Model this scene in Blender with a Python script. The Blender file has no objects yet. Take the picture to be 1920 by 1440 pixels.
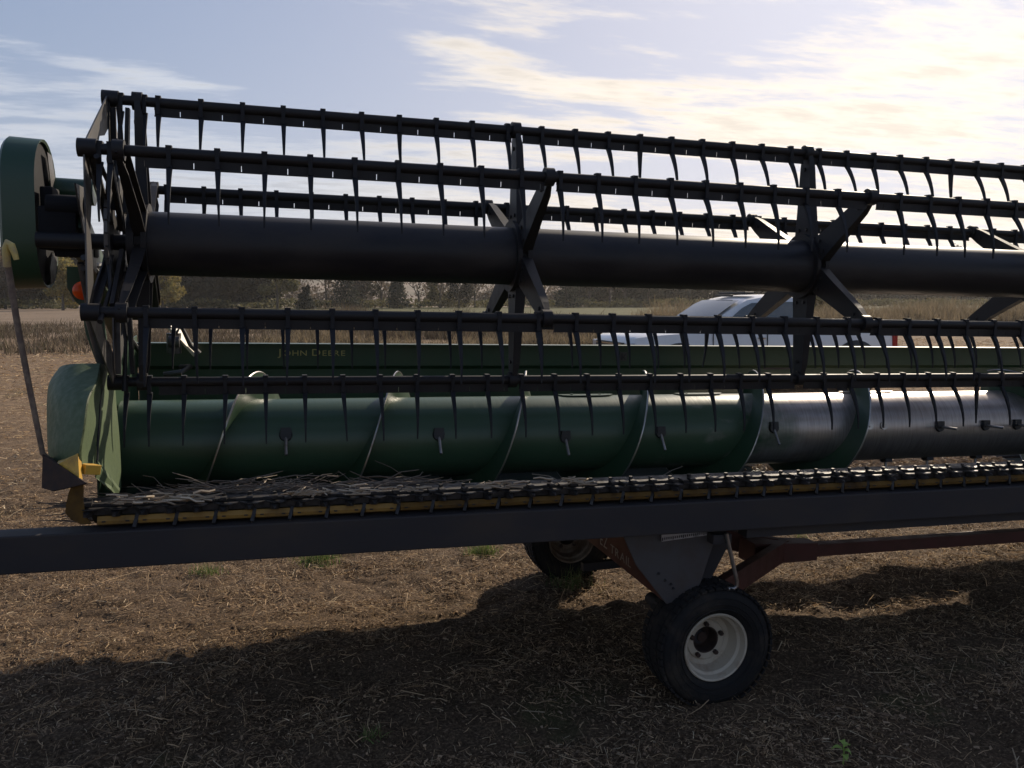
import bpy, math, random
import numpy as np
from mathutils import Matrix, Vector, Euler
from math import radians, pi, sin, cos

S = bpy.context.scene
COL = S.collection
random.seed(7); RNG = np.random.default_rng(7)

# ------------------------------------------------------------------ camera, sky, sun
F, CX, CY = 1605.72, 960.0, 720.0
cam_d = bpy.data.cameras.new('camera'); cam = bpy.data.objects.new('camera', cam_d); COL.objects.link(cam)
cam_d.sensor_width = 36; cam_d.lens = 36 * F / 1920; cam_d.clip_start = .05; cam_d.clip_end = 20000
CAM = Vector((0.453, -3.566, 1.72))
cam.location = CAM
cam.rotation_euler = (radians(90 - 5.761), 0, radians(-16.061))
S.camera = cam
CAMR = Euler(cam.rotation_euler).to_matrix()

SUN_EL, SUN_AZ = radians(30.0), radians(45.0)         # azimuth from +Y towards +X
sd = Vector((cos(SUN_EL) * sin(SUN_AZ), cos(SUN_EL) * cos(SUN_AZ), sin(SUN_EL)))
sun_d = bpy.data.lights.new('sun', 'SUN'); sun = bpy.data.objects.new('sun', sun_d); COL.objects.link(sun)
sun_d.energy = 4.8; sun_d.angle = radians(0.6); sun_d.color = (1, .86, .68)
sun.rotation_euler = sd.to_track_quat('Z', 'Y').to_euler()
sun.location = (20, 20, 20)

W = bpy.data.worlds.new('World'); S.world = W; W.use_nodes = True
nt = W.node_tree; nt.nodes.clear(); N = nt.nodes.new; L = nt.links.new
def mth(op, a, b=None, clamp=False):
    n = N('ShaderNodeMath'); n.operation = op; n.use_clamp = clamp
    for i, v in enumerate((a, b)):
        if v is None: continue
        if isinstance(v, (int, float)): n.inputs[i].default_value = v
        else: L(v, n.inputs[i])
    return n.outputs[0]
def mrange(v, a, b, c=0, d=1, kind='SMOOTHSTEP'):
    n = N('ShaderNodeMapRange'); n.interpolation_type = kind
    L(v, n.inputs[0]); n.inputs[1].default_value = a; n.inputs[2].default_value = b
    n.inputs[3].default_value = c; n.inputs[4].default_value = d
    return n.outputs[0]
out = N('ShaderNodeOutputWorld'); bg = N('ShaderNodeBackground'); bg.inputs[1].default_value = 0.094
sky = N('ShaderNodeTexSky'); sky.sky_type = 'NISHITA'; sky.sun_disc = False
sky.sun_elevation = SUN_EL; sky.sun_rotation = SUN_AZ; sky.air_density = 1.0; sky.dust_density = 1.6; sky.ozone_density = 1.5
tc = N('ShaderNodeTexCoord')
sep = N('ShaderNodeSeparateXYZ'); L(tc.outputs['Generated'], sep.inputs[0])
zz = mth('MAXIMUM', sep.outputs[2], 0.0)
den = mth('ADD', zz, 0.09)
cx_ = mth('DIVIDE', sep.outputs[0], den); cy_ = mth('DIVIDE', sep.outputs[1], den)
comb = N('ShaderNodeCombineXYZ'); L(cx_, comb.inputs[0]); L(cy_, comb.inputs[1])
mp = N('ShaderNodeMapping'); L(comb.outputs[0], mp.inputs[0]); mp.inputs['Location'].default_value = (3.1, 1.7, 0)
mp.inputs['Rotation'].default_value = (0, 0, radians(24)); mp.inputs['Scale'].default_value = (.62, 1.5, 1)
no1 = N('ShaderNodeTexNoise'); L(mp.outputs[0], no1.inputs['Vector']); no1.inputs['Scale'].default_value = .95
no1.inputs['Detail'].default_value = 12; no1.inputs['Roughness'].default_value = .6; no1.inputs['Distortion'].default_value = .55
no2 = N('ShaderNodeTexNoise'); L(comb.outputs[0], no2.inputs['Vector']); no2.inputs['Scale'].default_value = .34
no2.inputs['Detail'].default_value = 3
vd = N('ShaderNodeVectorMath'); vd.operation = 'DOT_PRODUCT'; L(tc.outputs['Generated'], vd.inputs[0]); vd.inputs[1].default_value = sd
dot = vd.outputs['Value']
az = mth('ARCTAN2', sep.outputs[0], sep.outputs[1]); el = mth('ARCSINE', sep.outputs[2])
def blob(a, e, sa, se, amp, rot=0.0):
    u = mth('SUBTRACT', az, a); v = mth('SUBTRACT', el, e)
    v = mth('ADD', v, mth('MULTIPLY', u, rot))
    q = mth('ADD', mth('POWER', mth('ABSOLUTE', mth('DIVIDE', u, sa)), 2.0), mth('POWER', mth('ABSOLUTE', mth('DIVIDE', v, se)), 2.0))
    return mth('MULTIPLY', mth('EXPONENT', mth('MULTIPLY', q, -1.0)), amp)
cv = mth('ADD', mth('MULTIPLY', mth('SUBTRACT', no1.outputs[0], .5), 1.25), mth('MULTIPLY', mth('SUBTRACT', no2.outputs[0], .5), .35))
cv = mth('ADD', cv, .47)
for bl in ((-.28, .235, .10, .030, .22, 0), (-.12, .228, .12, .010, .28, .12), (-.28, .165, .25, .022, .12, 0), (.22, .270, .085, .016, .26, .10), (.33, .232, .16, .018, .27, .12),
           (.34, .198, .22, .014, .21, .05), (.70, .232, .17, .040, .20, .05), (.60, .190, .25, .016, .16, 0), (.45, .168, .35, .012, .18, 0), (1.1, .3, .3, .25, .14, 0),
           (.03, .27, .15, .05, -.22, 0), (.10, .20, .12, .02, -.10, 0), (.50, .285, .12, .022, -.13, 0), (.58, .14, .2, .012, -.10, 0)):
    cv = mth('ADD', cv, blob(*bl))
cv = mth('ADD', cv, mth('ADD', mrange(el, .0, .24, .34, .0), mrange(dot, .3, .95, -.06, .0)))
no3 = N('ShaderNodeTexNoise'); L(mp.outputs[0], no3.inputs['Vector']); no3.inputs['Scale'].default_value = 5.5; no3.inputs['Detail'].default_value = 8; no3.inputs['Roughness'].default_value = .62
cv2 = mth('ADD', cv, mth('MULTIPLY', mth('SUBTRACT', no3.outputs[0], .5), .62))
cloud = mrange(cv2, .49, .77, 0, .93)
shade = mrange(mth('ADD', cv2, mth('MULTIPLY', mth('SUBTRACT', no3.outputs[0], .5), .7)), .62, .98, 1.0, .78)
glow = mth('POWER', mrange(dot, .62, 1.0, 0, 1, 'LINEAR'), 2.2)
vs = N('ShaderNodeVectorMath'); vs.operation = 'SCALE'
ccol = N('ShaderNodeMix'); ccol.data_type = 'RGBA'; L(mrange(dot, .66, .92), ccol.inputs[0])
ccol.inputs[6].default_value = (6.6, 7.0, 7.8, 1); ccol.inputs[7].default_value = (9.5, 8.5, 7.3, 1)
L(ccol.outputs[2], vs.inputs[0]); L(mth('MULTIPLY', shade, mth('ADD', 1.0, mth('MULTIPLY', glow, .35))), vs.inputs['Scale'])
def vmath(op, a, b):
    n = N('ShaderNodeVectorMath'); n.operation = op
    for i, v in enumerate((a, b)):
        if isinstance(v, tuple): n.inputs[i].default_value = v
        else: L(v, n.inputs[i])
    return n.outputs[0]
soft = vmath('DIVIDE', vmath('MULTIPLY', sky.outputs[0], (9.8, 10.1, 11.9)), vmath('ADD', sky.outputs[0], (6.0, 6.0, 6.0)))   # gentle shoulder on the aureole
mx = N('ShaderNodeMix'); mx.data_type = 'RGBA'; L(cloud, mx.inputs[0]); L(soft, mx.inputs[6]); L(vs.outputs[0], mx.inputs[7])
L(mx.outputs[2], bg.inputs[0]); L(bg.outputs[0], out.inputs[0])

S.view_settings.view_transform = 'Standard'; S.view_settings.look = 'None'
S.view_settings.exposure = 0.12; S.view_settings.gamma = 1.0; S.view_settings.use_curve_mapping = False
S.render.resolution_x = 1024; S.render.resolution_y = 768

# ------------------------------------------------------------------ header frame (slightly tilted on its trailer)
ZH = 1.9264934700810743
H4 = Matrix(((0.9997859921, 0.0027891369, 0.0204985533, 0), (-0.0024326412, 0.9998457246, -0.0173956701, 0),
             (-0.0205439098, 0.0173420816, 0.9996385347, ZH), (0, 0, 0, 1)))
H4I = H4.inverted()
def W2H(p): return H4I @ Vector(p)
def H2W(p): return H4 @ Vector(p)
def ray(px, py): return CAMR @ Vector(((px - CX) / F, -(py - CY) / F, -1))
def hp(px, py, Y):                                # measured picture point at header depth Y -> header coordinates
    r = H4I.to_3x3() @ ray(px, py); c = H4I @ CAM
    return c + r * ((Y - c.y) / r.y)
def wp(px, py, Y):
    r = ray(px, py); return CAM + r * ((Y - CAM.y) / r.y)
def gp(px, py, z=0):
    r = ray(px, py); return CAM + r * ((z - CAM.z) / r.z)

# ------------------------------------------------------------------ materials
def mat(name, col, rough=.5, metal=0, var=.0, scale=8, bump=0, bscale=60, col2=None, mix=(.4, .65), mscale=None, spec=None,
        transl=0, island=None, coat=0, stretch=None, detail=6):
    m = bpy.data.materials.new(name); m.use_nodes = True
    t = m.node_tree; b = t.nodes['Principled BSDF']; n = t.nodes.new; l = t.links.new
    b.inputs['Roughness'].default_value = rough; b.inputs['Metallic'].default_value = metal
    b.inputs['Base Color'].default_value = (*col, 1)
    if spec is not None: b.inputs['Specular IOR Level'].default_value = spec
    if coat: b.inputs['Coat Weight'].default_value = coat; b.inputs['Coat Roughness'].default_value = .12
    tcn = n('ShaderNodeTexCoord'); vec = tcn.outputs['Object']
    if stretch:
        mpn = n('ShaderNodeMapping'); l(vec, mpn.inputs[0]); mpn.inputs['Scale'].default_value = stretch; vec = mpn.outputs[0]
    cur = None
    if col2 is not None:
        nz = n('ShaderNodeTexNoise'); l(vec, nz.inputs['Vector']); nz.inputs['Scale'].default_value = mscale or scale
        nz.inputs['Detail'].default_value = detail; nz.inputs['Roughness'].default_value = .65
        mr = n('ShaderNodeMapRange'); l(nz.outputs[0], mr.inputs[0]); mr.inputs[1].default_value = mix[0]; mr.inputs[2].default_value = mix[1]
        mc = n('ShaderNodeMix'); mc.data_type = 'RGBA'; l(mr.outputs[0], mc.inputs[0])
        mc.inputs[6].default_value = (*col, 1); mc.inputs[7].default_value = (*col2, 1); cur = mc.outputs[2]
        if island is None and rough < .9:
            mr2 = n('ShaderNodeMapRange'); l(nz.outputs[0], mr2.inputs[0]); mr2.inputs[1].default_value = mix[0]; mr2.inputs[2].default_value = mix[1]
            mr2.inputs[3].default_value = rough; mr2.inputs[4].default_value = min(1, rough + .25); l(mr2.outputs[0], b.inputs['Roughness'])
    if island:
        g = n('ShaderNodeNewGeometry'); cr = n('ShaderNodeValToRGB'); l(g.outputs['Random Per Island'], cr.inputs[0])
        els = cr.color_ramp.elements
        for i, c in enumerate(island):
            p = i / (len(island) - 1)
            e = els[0] if i == 0 else (els[-1] if i == len(island) - 1 else els.new(p))
            e.position = p; e.color = (*c, 1)
        cur = cr.outputs[0]
    if var:
        nz = n('ShaderNodeTexNoise'); l(vec, nz.inputs['Vector']); nz.inputs['Scale'].default_value = scale; nz.inputs['Detail'].default_value = 8
        hsn = n('ShaderNodeHueSaturation'); mr = n('ShaderNodeMapRange'); l(nz.outputs[0], mr.inputs[0])
        mr.inputs[1].default_value = .25; mr.inputs[2].default_value = .75; mr.inputs[3].default_value = 1 - var; mr.inputs[4].default_value = 1 + var
        l(mr.outputs[0], hsn.inputs['Value'])
        if cur: l(cur, hsn.inputs['Color'])
        else: hsn.inputs['Color'].default_value = (*col, 1)
        cur = hsn.outputs[0]
    if cur: l(cur, b.inputs['Base Color'])
    if bump:
        nb = n('ShaderNodeTexNoise'); l(vec, nb.inputs['Vector']); nb.inputs['Scale'].default_value = bscale; nb.inputs['Detail'].default_value = 5
        bp = n('ShaderNodeBump'); bp.inputs['Strength'].default_value = bump; bp.inputs['Distance'].default_value = .01
        l(nb.outputs[0], bp.inputs['Height']); l(bp.outputs[0], b.inputs['Normal'])
    if transl:
        tr = n('ShaderNodeBsdfTranslucent'); ms = n('ShaderNodeMixShader'); ms.inputs[0].default_value = transl
        if cur: l(cur, tr.inputs[0])
        else: tr.inputs[0].default_value = (*col, 1)
        l(b.outputs[0], ms.inputs[1]); l(tr.outputs[0], ms.inputs[2]); l(ms.outputs[0], t.nodes['Material Output'].inputs[0])
    return m
M = {}
M['matte'] = mat('matte_black_housing', (.006, .006, .008), .75, spec=.2)
M['black'] = mat('black_reel_paint', (.013, .0115, .0125), .52, spec=.32, col2=(.024, .021, .019), mix=(.5, .75), scale=5, bump=.05, bscale=90)
M['tube'] = mat('black_reel_tube_paint', (.012, .0115, .0145), .44, spec=.35, col2=(.045, .038, .034), mix=(.45, .8), scale=5, bump=.03, bscale=40, stretch=(.4, 1, 1))
M['tine'] = mat('tine_plastic', (.012, .012, .015), .6, var=.3, scale=20, spec=.3)
M['plate'] = mat('bare_grey_plate', (.10, .095, .092), .42, metal=.45, col2=(.04, .034, .031), mix=(.45, .7), scale=9)
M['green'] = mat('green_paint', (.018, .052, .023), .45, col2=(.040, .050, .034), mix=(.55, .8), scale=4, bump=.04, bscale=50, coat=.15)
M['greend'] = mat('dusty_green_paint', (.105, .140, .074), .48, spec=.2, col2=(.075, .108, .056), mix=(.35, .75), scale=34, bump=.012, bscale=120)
M['pan'] = mat('dark_floor_pan', (.012, .024, .014), .6, col2=(.03, .026, .02), mix=(.4, .7), scale=6)
M['yellow'] = mat('yellow_paint', (.62, .36, .04), .5, col2=(.30, .17, .05), mix=(.5, .75), scale=14)
M['skid'] = mat('dirty_yellow_skid', (.15, .082, .018), .75, spec=.2, col2=(.06, .036, .017), mix=(.4, .7), scale=9)
M['skidy'] = mat('scuffed_yellow_skid', (.30, .165, .03), .65, col2=(.12, .07, .025), mix=(.4, .75), scale=12)
M['steel'] = mat('worn_steel', (.42, .40, .38), .3, metal=.9, col2=(.20, .14, .10), mix=(.5, .75), scale=8)
M['knife'] = mat('oily_knife_steel', (.05, .046, .045), .5, metal=.6, col2=(.02, .017, .014), mix=(.4, .65), scale=25)
M['beam'] = mat('charcoal_beam_paint', (.030, .027, .029), .62, spec=.3, col2=(.060, .046, .036), mix=(.48, .8), scale=5, bump=.05, bscale=60, stretch=(.5, 1, 1))
M['red'] = mat('faded_red_paint', (.085, .020, .016), .55, col2=(.07, .028, .02), mix=(.45, .7), scale=6)
M['greyp'] = mat('grey_bracket_paint', (.058, .052, .052), .6, col2=(.06, .045, .038), mix=(.45, .7), scale=7)
M['rubber'] = mat('tyre_rubber', (.013, .012, .012), .85, spec=.25, col2=(.055, .043, .032), mix=(.5, .8), scale=9, bump=.25, bscale=120)
M['rim'] = mat('white_rim_paint', (.44, .375, .285), .5, col2=(.30, .21, .14), mix=(.5, .72), scale=12)
M['rimshade'] = mat('shaded_brown_rim_paint', (.20, .16, .12), .6, col2=(.10, .065, .04), mix=(.4, .6), scale=10)  # rear rim: shade put into a darker, browner version of the rim paint
M['rust'] = mat('rusty_hub', (.025, .014, .010), .85, col2=(.06, .033, .022), scale=30)
M['alu'] = mat('scratched_aluminium', (.42, .42, .44), .35, metal=.7, col2=(.2, .2, .2), mix=(.5, .7), scale=30)
M['cream'] = mat('cream_painted_bar', (.68, .60, .48), .5, var=.1)
M['decal'] = mat('pale_yellow_decal', (.42, .36, .12), .5)
M['white'] = mat('white_marking', (.30, .26, .22), .5, var=.2)
M['dark'] = mat('dark_marking', (.01, .01, .012), .6)
M['rod'] = mat('weathered_brown_rod', (.14, .10, .08), .6, col2=(.24, .18, .13), mix=(.45, .6), scale=30)
M['yrod'] = mat('faded_yellow_rod', (.60, .46, .14), .5, col2=(.4, .3, .16), mix=(.45, .65), scale=20)
M['straw'] = mat('straw', (.3, .2, .1), .75, transl=.42, island=[(.09, .056, .032), (.30, .195, .11), (.52, .355, .20), (.70, .52, .31), (.18, .115, .066), (.22, .145, .085), (.60, .42, .24), (.13, .085, .05), (.80, .65, .43)])
M['litter'] = mat('leaf_litter', (.1, .07, .05), .9, transl=.15, island=[(.065, .041, .025), (.24, .155, .092), (.14, .092, .056), (.37, .245, .15), (.18, .12, .072), (.46, .32, .195), (.09, .06, .038)])
M['palestraw'] = mat('pale_straw', (.4, .3, .2), .7, transl=.3, island=[(.24, .18, .125), (.50, .39, .27), (.34, .26, .18), (.74, .62, .46), (.42, .32, .22)])
M['greystraw'] = mat('grey_stems', (.2, .16, .13), .8, transl=.15, island=[(.09, .07, .055), (.22, .17, .13), (.14, .11, .085), (.34, .27, .20)])
M['grass'] = mat('green_grass', (.08, .14, .03), .6, transl=.4, island=[(.05, .09, .02), (.10, .17, .04), (.16, .19, .06), (.24, .2, .1)])
M['sprout'] = mat('sprout_leaf', (.36, .50, .12), .5, transl=.4, var=.2)

def glassm(name, col, rough=.05):
    m = bpy.data.materials.new(name); m.use_nodes = True; b = m.node_tree.nodes['Principled BSDF']
    b.inputs['Base Color'].default_value = (*col, 1); b.inputs['Roughness'].default_value = rough
    b.inputs['Specular IOR Level'].default_value = .9; b.inputs['Coat Weight'].default_value = 1.0; b.inputs['Coat Roughness'].default_value = .02
    return m
M['glass'] = glassm('tinted_car_glass', (.015, .018, .02))
M['wglass'] = glassm('windscreen_glass', (.03, .05, .055)); M['wglass'].node_tree.nodes['Principled BSDF'].inputs['Coat Weight'].default_value = .2
M['truck'] = mat('white_truck_paint', (.74, .73, .71), .25, coat=.8, var=.03)
M['trim'] = mat('black_trim', (.015, .015, .016), .5, var=.1)
M['chrome'] = mat('chrome_trim', (.6, .6, .6), .15, metal=1)
M['tail'] = mat('red_tail_lens', (.35, .01, .01), .2)
M['amber'] = mat('amber_lens', (.95, .16, .02), .25, transl=.5)

# auger paint: green worn through to bare steel towards the middle of the header
def auger_mat():
    m = bpy.data.materials.new('auger_paint_worn_to_steel'); m.use_nodes = True
    t = m.node_tree; b = t.nodes['Principled BSDF']; n = t.nodes.new; l = t.links.new
    tcn = n('ShaderNodeTexCoord'); sp = n('ShaderNodeSeparateXYZ'); l(tcn.outputs['Object'], sp.inputs[0])
    mp_ = n('ShaderNodeMapping'); l(tcn.outputs['Object'], mp_.inputs[0]); mp_.inputs['Scale'].default_value = (1.6, 3, 3)
    nz = n('ShaderNodeTexNoise'); l(mp_.outputs[0], nz.inputs['Vector']); nz.inputs['Scale'].default_value = 2.2; nz.inputs['Detail'].default_value = 7
    mpf = n('ShaderNodeMapping'); l(tcn.outputs['Object'], mpf.inputs[0]); mpf.inputs['Scale'].default_value = (60, 4, 4)
    nf = n('ShaderNodeTexNoise'); l(mpf.outputs[0], nf.inputs['Vector']); nf.inputs['Scale'].default_value = 2; nf.inputs['Detail'].default_value = 4
    r1 = n('ShaderNodeMapRange'); l(sp.outputs[0], r1.inputs[0]); r1.inputs[1].default_value = 1.9; r1.inputs[2].default_value = 3.6
    r1.inputs[3].default_value = -.28; r1.inputs[4].default_value = .56
    ad = n('ShaderNodeMath'); l(r1.outputs[0], ad.inputs[0]); l(nz.outputs[0], ad.inputs[1])
    r2 = n('ShaderNodeMapRange'); l(ad.outputs[0], r2.inputs[0]); r2.inputs[1].default_value = .60; r2.inputs[2].default_value = .88
    mc = n('ShaderNodeMix'); mc.data_type = 'RGBA'; l(r2.outputs[0], mc.inputs[0]); mc.inputs[6].default_value = (.036, .076, .040, 1)
    st = n('ShaderNodeMix'); st.data_type = 'RGBA'; l(nf.outputs[0], st.inputs[0]); st.inputs[6].default_value = (.22, .18, .16, 1); st.inputs[7].default_value = (.58, .53, .50, 1)
    l(st.outputs[2], mc.inputs[7]); l(mc.outputs[2], b.inputs['Base Color'])
    mm = n('ShaderNodeMath'); mm.operation = 'MULTIPLY'; l(r2.outputs[0], mm.inputs[0]); mm.inputs[1].default_value = .85; l(mm.outputs[0], b.inputs['Metallic'])
    rr = n('ShaderNodeMapRange'); l(nf.outputs[0], rr.inputs[0]); rr.inputs[3].default_value = .27; rr.inputs[4].default_value = .46; l(rr.outputs[0], b.inputs['Roughness'])
    bp = n('ShaderNodeBump'); bp.inputs['Strength'].default_value = .12; bp.inputs['Distance'].default_value = .004; l(nf.outputs[0], bp.inputs['Height']); l(bp.outputs[0], b.inputs['Normal'])
    return m
M['auger'] = auger_mat()

# ------------------------------------------------------------------ mesh helpers
def tag(o, label=None, cat=None, group=None, kind=None):
    if label: o['label'] = label
    if cat: o['category'] = cat
    if group: o['group'] = group
    if kind: o['kind'] = kind
    return o
def root(name, m4, label, cat, group=None):
    o = bpy.data.objects.new(name, None); COL.objects.link(o); o.matrix_world = m4; o.empty_display_size = .2
    return tag(o, label, cat, group)
def link(name, me, parent=None, loc=None):
    o = bpy.data.objects.new(name, me); COL.objects.link(o)
    if parent: o.parent = parent
    if loc is not None: o.location = loc
    return o
def mesh_np(name, v, f, m, smooth=False):
    """v (n,3) array; f (k,4) or (k,3) array"""
    me = bpy.data.meshes.new(name); v = np.asarray(v, np.float32); f = np.asarray(f, np.int32)
    me.vertices.add(len(v)); me.vertices.foreach_set('co', v.ravel())
    k = f.shape[1]; me.loops.add(f.size); me.loops.foreach_set('vertex_index', f.ravel())
    me.polygons.add(len(f)); me.polygons.foreach_set('loop_start', np.arange(len(f), dtype=np.int32) * k)
    if smooth: me.polygons.foreach_set('use_smooth', np.ones(len(f), bool))
    me.update(calc_edges=True); me.materials.append(m)
    return me
class MB:
    def __init__(s, T=None): s.v = []; s.f = []; s.T = T; s.sm = []
    def add(s, vs, fs, smooth=False):
        o = len(s.v); s.v += [tuple(s.T(p)) if s.T else tuple(p) for p in vs]
        s.f += [tuple(i + o for i in q) for q in fs]; s.sm += [smooth] * len(fs); return s
    def box(s, x0, x1, y0, y1, z0, z1, m4=None):
        vs = [Vector((x, y, z)) for x in (x0, x1) for y in (y0, y1) for z in (z0, z1)]
        if m4: vs = [m4 @ p for p in vs]
        return s.add(vs, [(0, 1, 3, 2), (4, 6, 7, 5), (0, 4, 5, 1), (2, 3, 7, 6), (0, 2, 6, 4), (1, 5, 7, 3)])
    def bar(s, a, b, w, h, up=(0, 0, 1), w2=None, h2=None):
        """bar from a to b, w sideways, h along up; may taper"""
        a = Vector(a); b = Vector(b); d = (b - a).normalized(); u = Vector(up); sd_ = d.cross(u)
        if sd_.length < 1e-5: sd_ = d.cross(Vector((1, 0, 0)))
        sd_.normalize(); u = sd_.cross(d).normalized()
        w2 = w if w2 is None else w2; h2 = h if h2 is None else h2
        vs = []
        for p, ww, hh in ((a, w, h), (b, w2, h2)):
            for i, j in ((-1, -1), (1, -1), (1, 1), (-1, 1)): vs.append(p + sd_ * (i * ww / 2) + u * (j * hh / 2))
        return s.add(vs, [(3, 2, 1, 0), (4, 5, 6, 7), (0, 1, 5, 4), (1, 2, 6, 5), (2, 3, 7, 6), (3, 0, 4, 7)])
    def tube(s, pts, r, n=12, cap=True):
        pts = [Vector(p) for p in pts]; rs = r if isinstance(r, (list, tuple)) else [r] * len(pts)
        t0 = (pts[1] - pts[0]).normalized(); ref = Vector((0, 0, 1)) if abs(t0.z) < .9 else Vector((1, 0, 0))
        u = t0.cross(ref).normalized(); vs = []; fs = []
        for i, p in enumerate(pts):
            if i == 0: t = pts[1] - pts[0]
            elif i == len(pts) - 1: t = pts[-1] - pts[-2]
            else: t = pts[i + 1] - pts[i - 1]
            t.normalize(); u = (u - t * u.dot(t)).normalized(); w = t.cross(u)
            for k in range(n):
                a = 2 * pi * k / n; vs.append(p + (u * cos(a) + w * sin(a)) * rs[i])
        for i in range(len(pts) - 1):
            for k in range(n):
                k2 = (k + 1) % n; fs.append((i * n + k, i * n + k2, (i + 1) * n + k2, (i + 1) * n + k))
        s.add(vs, fs, True)
        if cap:
            s.add(vs[:n], [tuple(range(n))[::-1]]); s.add(vs[-n:], [tuple(range(n))])
        return s
    def cyl(s, a, b, r, n=24, r2=None): return s.tube([a, b], [r, r if r2 is None else r2], n)
    def prism(s, poly, d):
        """polygon of 3-D points extruded by vector d"""
        poly = [Vector(p) for p in poly]; d = Vector(d); n = len(poly)
        vs = poly + [p + d for p in poly]
        return s.add(vs, [tuple(range(n)), tuple(range(2 * n - 1, n - 1, -1))] + [(i, (i + 1) % n + 0, (i + 1) % n + n, i + n)[::-1] for i in range(n)])
    def ribbon(s, rows, thick=None, smooth=True):
        """grid of rows of points; optional second skin offset by vector thick"""
        R, C_ = len(rows), len(rows[0]); vs = [Vector(p) for r in rows for p in r]
        fs = [(i * C_ + j, i * C_ + j + 1, (i + 1) * C_ + j + 1, (i + 1) * C_ + j) for i in range(R - 1) for j in range(C_ - 1)]
        s.add(vs, fs, smooth)
        if thick is not None:
            th = Vector(thick); s.add([p + th for p in vs], [q[::-1] for q in fs], smooth)
            per = [j for j in range(C_)] + [i * C_ + C_ - 1 for i in range(1, R)] + [(R - 1) * C_ + j for j in range(C_ - 2, -1, -1)] + [i * C_ for i in range(R - 2, 0, -1)]
            n = len(per); v2 = [vs[i] for i in per] + [vs[i] + th for i in per]
            s.add(v2, [(i, i + n, (i + 1) % n + n, (i + 1) % n) for i in range(n)])
        return s
    def lathe(s, prof, c, axis='Y', n=48):
        """prof list of (r, a): radius and position along the axis"""
        c = Vector(c); vs = []; fs = []
        for r, a in prof:
            for k in range(n):
                t = 2 * pi * k / n
                vs.append(c + (Vector((r * cos(t), a, r * sin(t))) if axis == 'Y' else Vector((a, r * cos(t), r * sin(t)))))
        for i in range(len(prof) - 1):
            for k in range(n):
                k2 = (k + 1) % n; fs.append((i * n + k, i * n + k2, (i + 1) * n + k2, (i + 1) * n + k))
        return s.add(vs, fs, True)
    def build(s, name, m, parent=None, bevel=0, loc=None, fix=True):
        me = bpy.data.meshes.new(name); me.from_pydata([tuple(p) for p in s.v], [], s.f)
        me.polygons.foreach_set('use_smooth', s.sm); me.materials.append(m)
        if fix:
            import bmesh
            bm = bmesh.new(); bm.from_mesh(me); bmesh.ops.remove_doubles(bm, verts=bm.verts, dist=1e-5); bmesh.ops.recalc_face_normals(bm, faces=bm.faces)
            if bevel:
                es = [e for e in bm.edges if len(e.link_faces) == 2 and e.calc_face_angle(0) > .7]
                bmesh.ops.bevel(bm, geom=es, offset=bevel, segments=2, affect='EDGES', profile=.6)
            bm.to_mesh(me); bm.free()
        if any(s.sm):
            try: me.set_sharp_from_angle(angle=radians(38))
            except Exception: pass
        me.update()
        return link(name, me, parent, loc)
def text(body, size, ext=.0015, m=None):
    cu = bpy.data.curves.new('lettering', 'FONT'); cu.body = body; cu.size = size; cu.extrude = ext
    o = bpy.data.objects.new('lettering_src', cu); COL.objects.link(o)
    bpy.context.view_layer.update()
    me = bpy.data.meshes.new_from_object(o.evaluated_get(bpy.context.evaluated_depsgraph_get()))
    bpy.data.objects.remove(o); bpy.data.curves.remove(cu); me.materials.clear(); me.materials.append(m)
    v = np.empty(len(me.vertices) * 3); me.vertices.foreach_get('co', v); v = v.reshape(-1, 3)
    return me, v
# ---- numpy value noise
def vnoise(x, y, seed=0):
    xi = np.floor(x).astype(np.int64); yi = np.floor(y).astype(np.int64); fx = x - xi; fy = y - yi
    def h(a, b):
        n = (a * 374761393 + b * 668265263 + seed * 144665) & 0x7fffffff
        n = ((n ^ (n >> 13)) * 1274126177) & 0x7fffffff
        return (n ^ (n >> 16)) / 0x7fffffff % 1.0
    ux = fx * fx * (3 - 2 * fx); uy = fy * fy * (3 - 2 * fy)
    return (h(xi, yi) * (1 - ux) + h(xi + 1, yi) * ux) * (1 - uy) + (h(xi, yi + 1) * (1 - ux) + h(xi + 1, yi + 1) * ux) * uy
def gz(x, y):
    x = np.asarray(x, float); y = np.asarray(y, float)
    d = np.hypot(x - 1.5, y - 1); fine = np.clip(1 - (d - 7) / 4, 0, 1); mid = np.clip(1 - (d - 20) / 30, 0, 1)
    z = fine * (.050 * (np.abs(vnoise(x * 6, y * 8, 1) - .5) ** .8 - .25) + .016 * (vnoise(x * 21, y * 23, 2) - .5)) + mid * .05 * (vnoise(x * 1.9, y * 2.3, 3) - .5)
    t = np.clip((y - 3.5) / 5, 0, 1); z = z - .10 * t * t * (3 - 2 * t)
    calm = np.minimum(np.hypot(x - 2.25, y + .34), np.hypot(x - 2.21, y - 1.4)); k = np.clip((calm - .18) / .25, 0, 1)
    return z * k - .004 * (1 - k)

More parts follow.
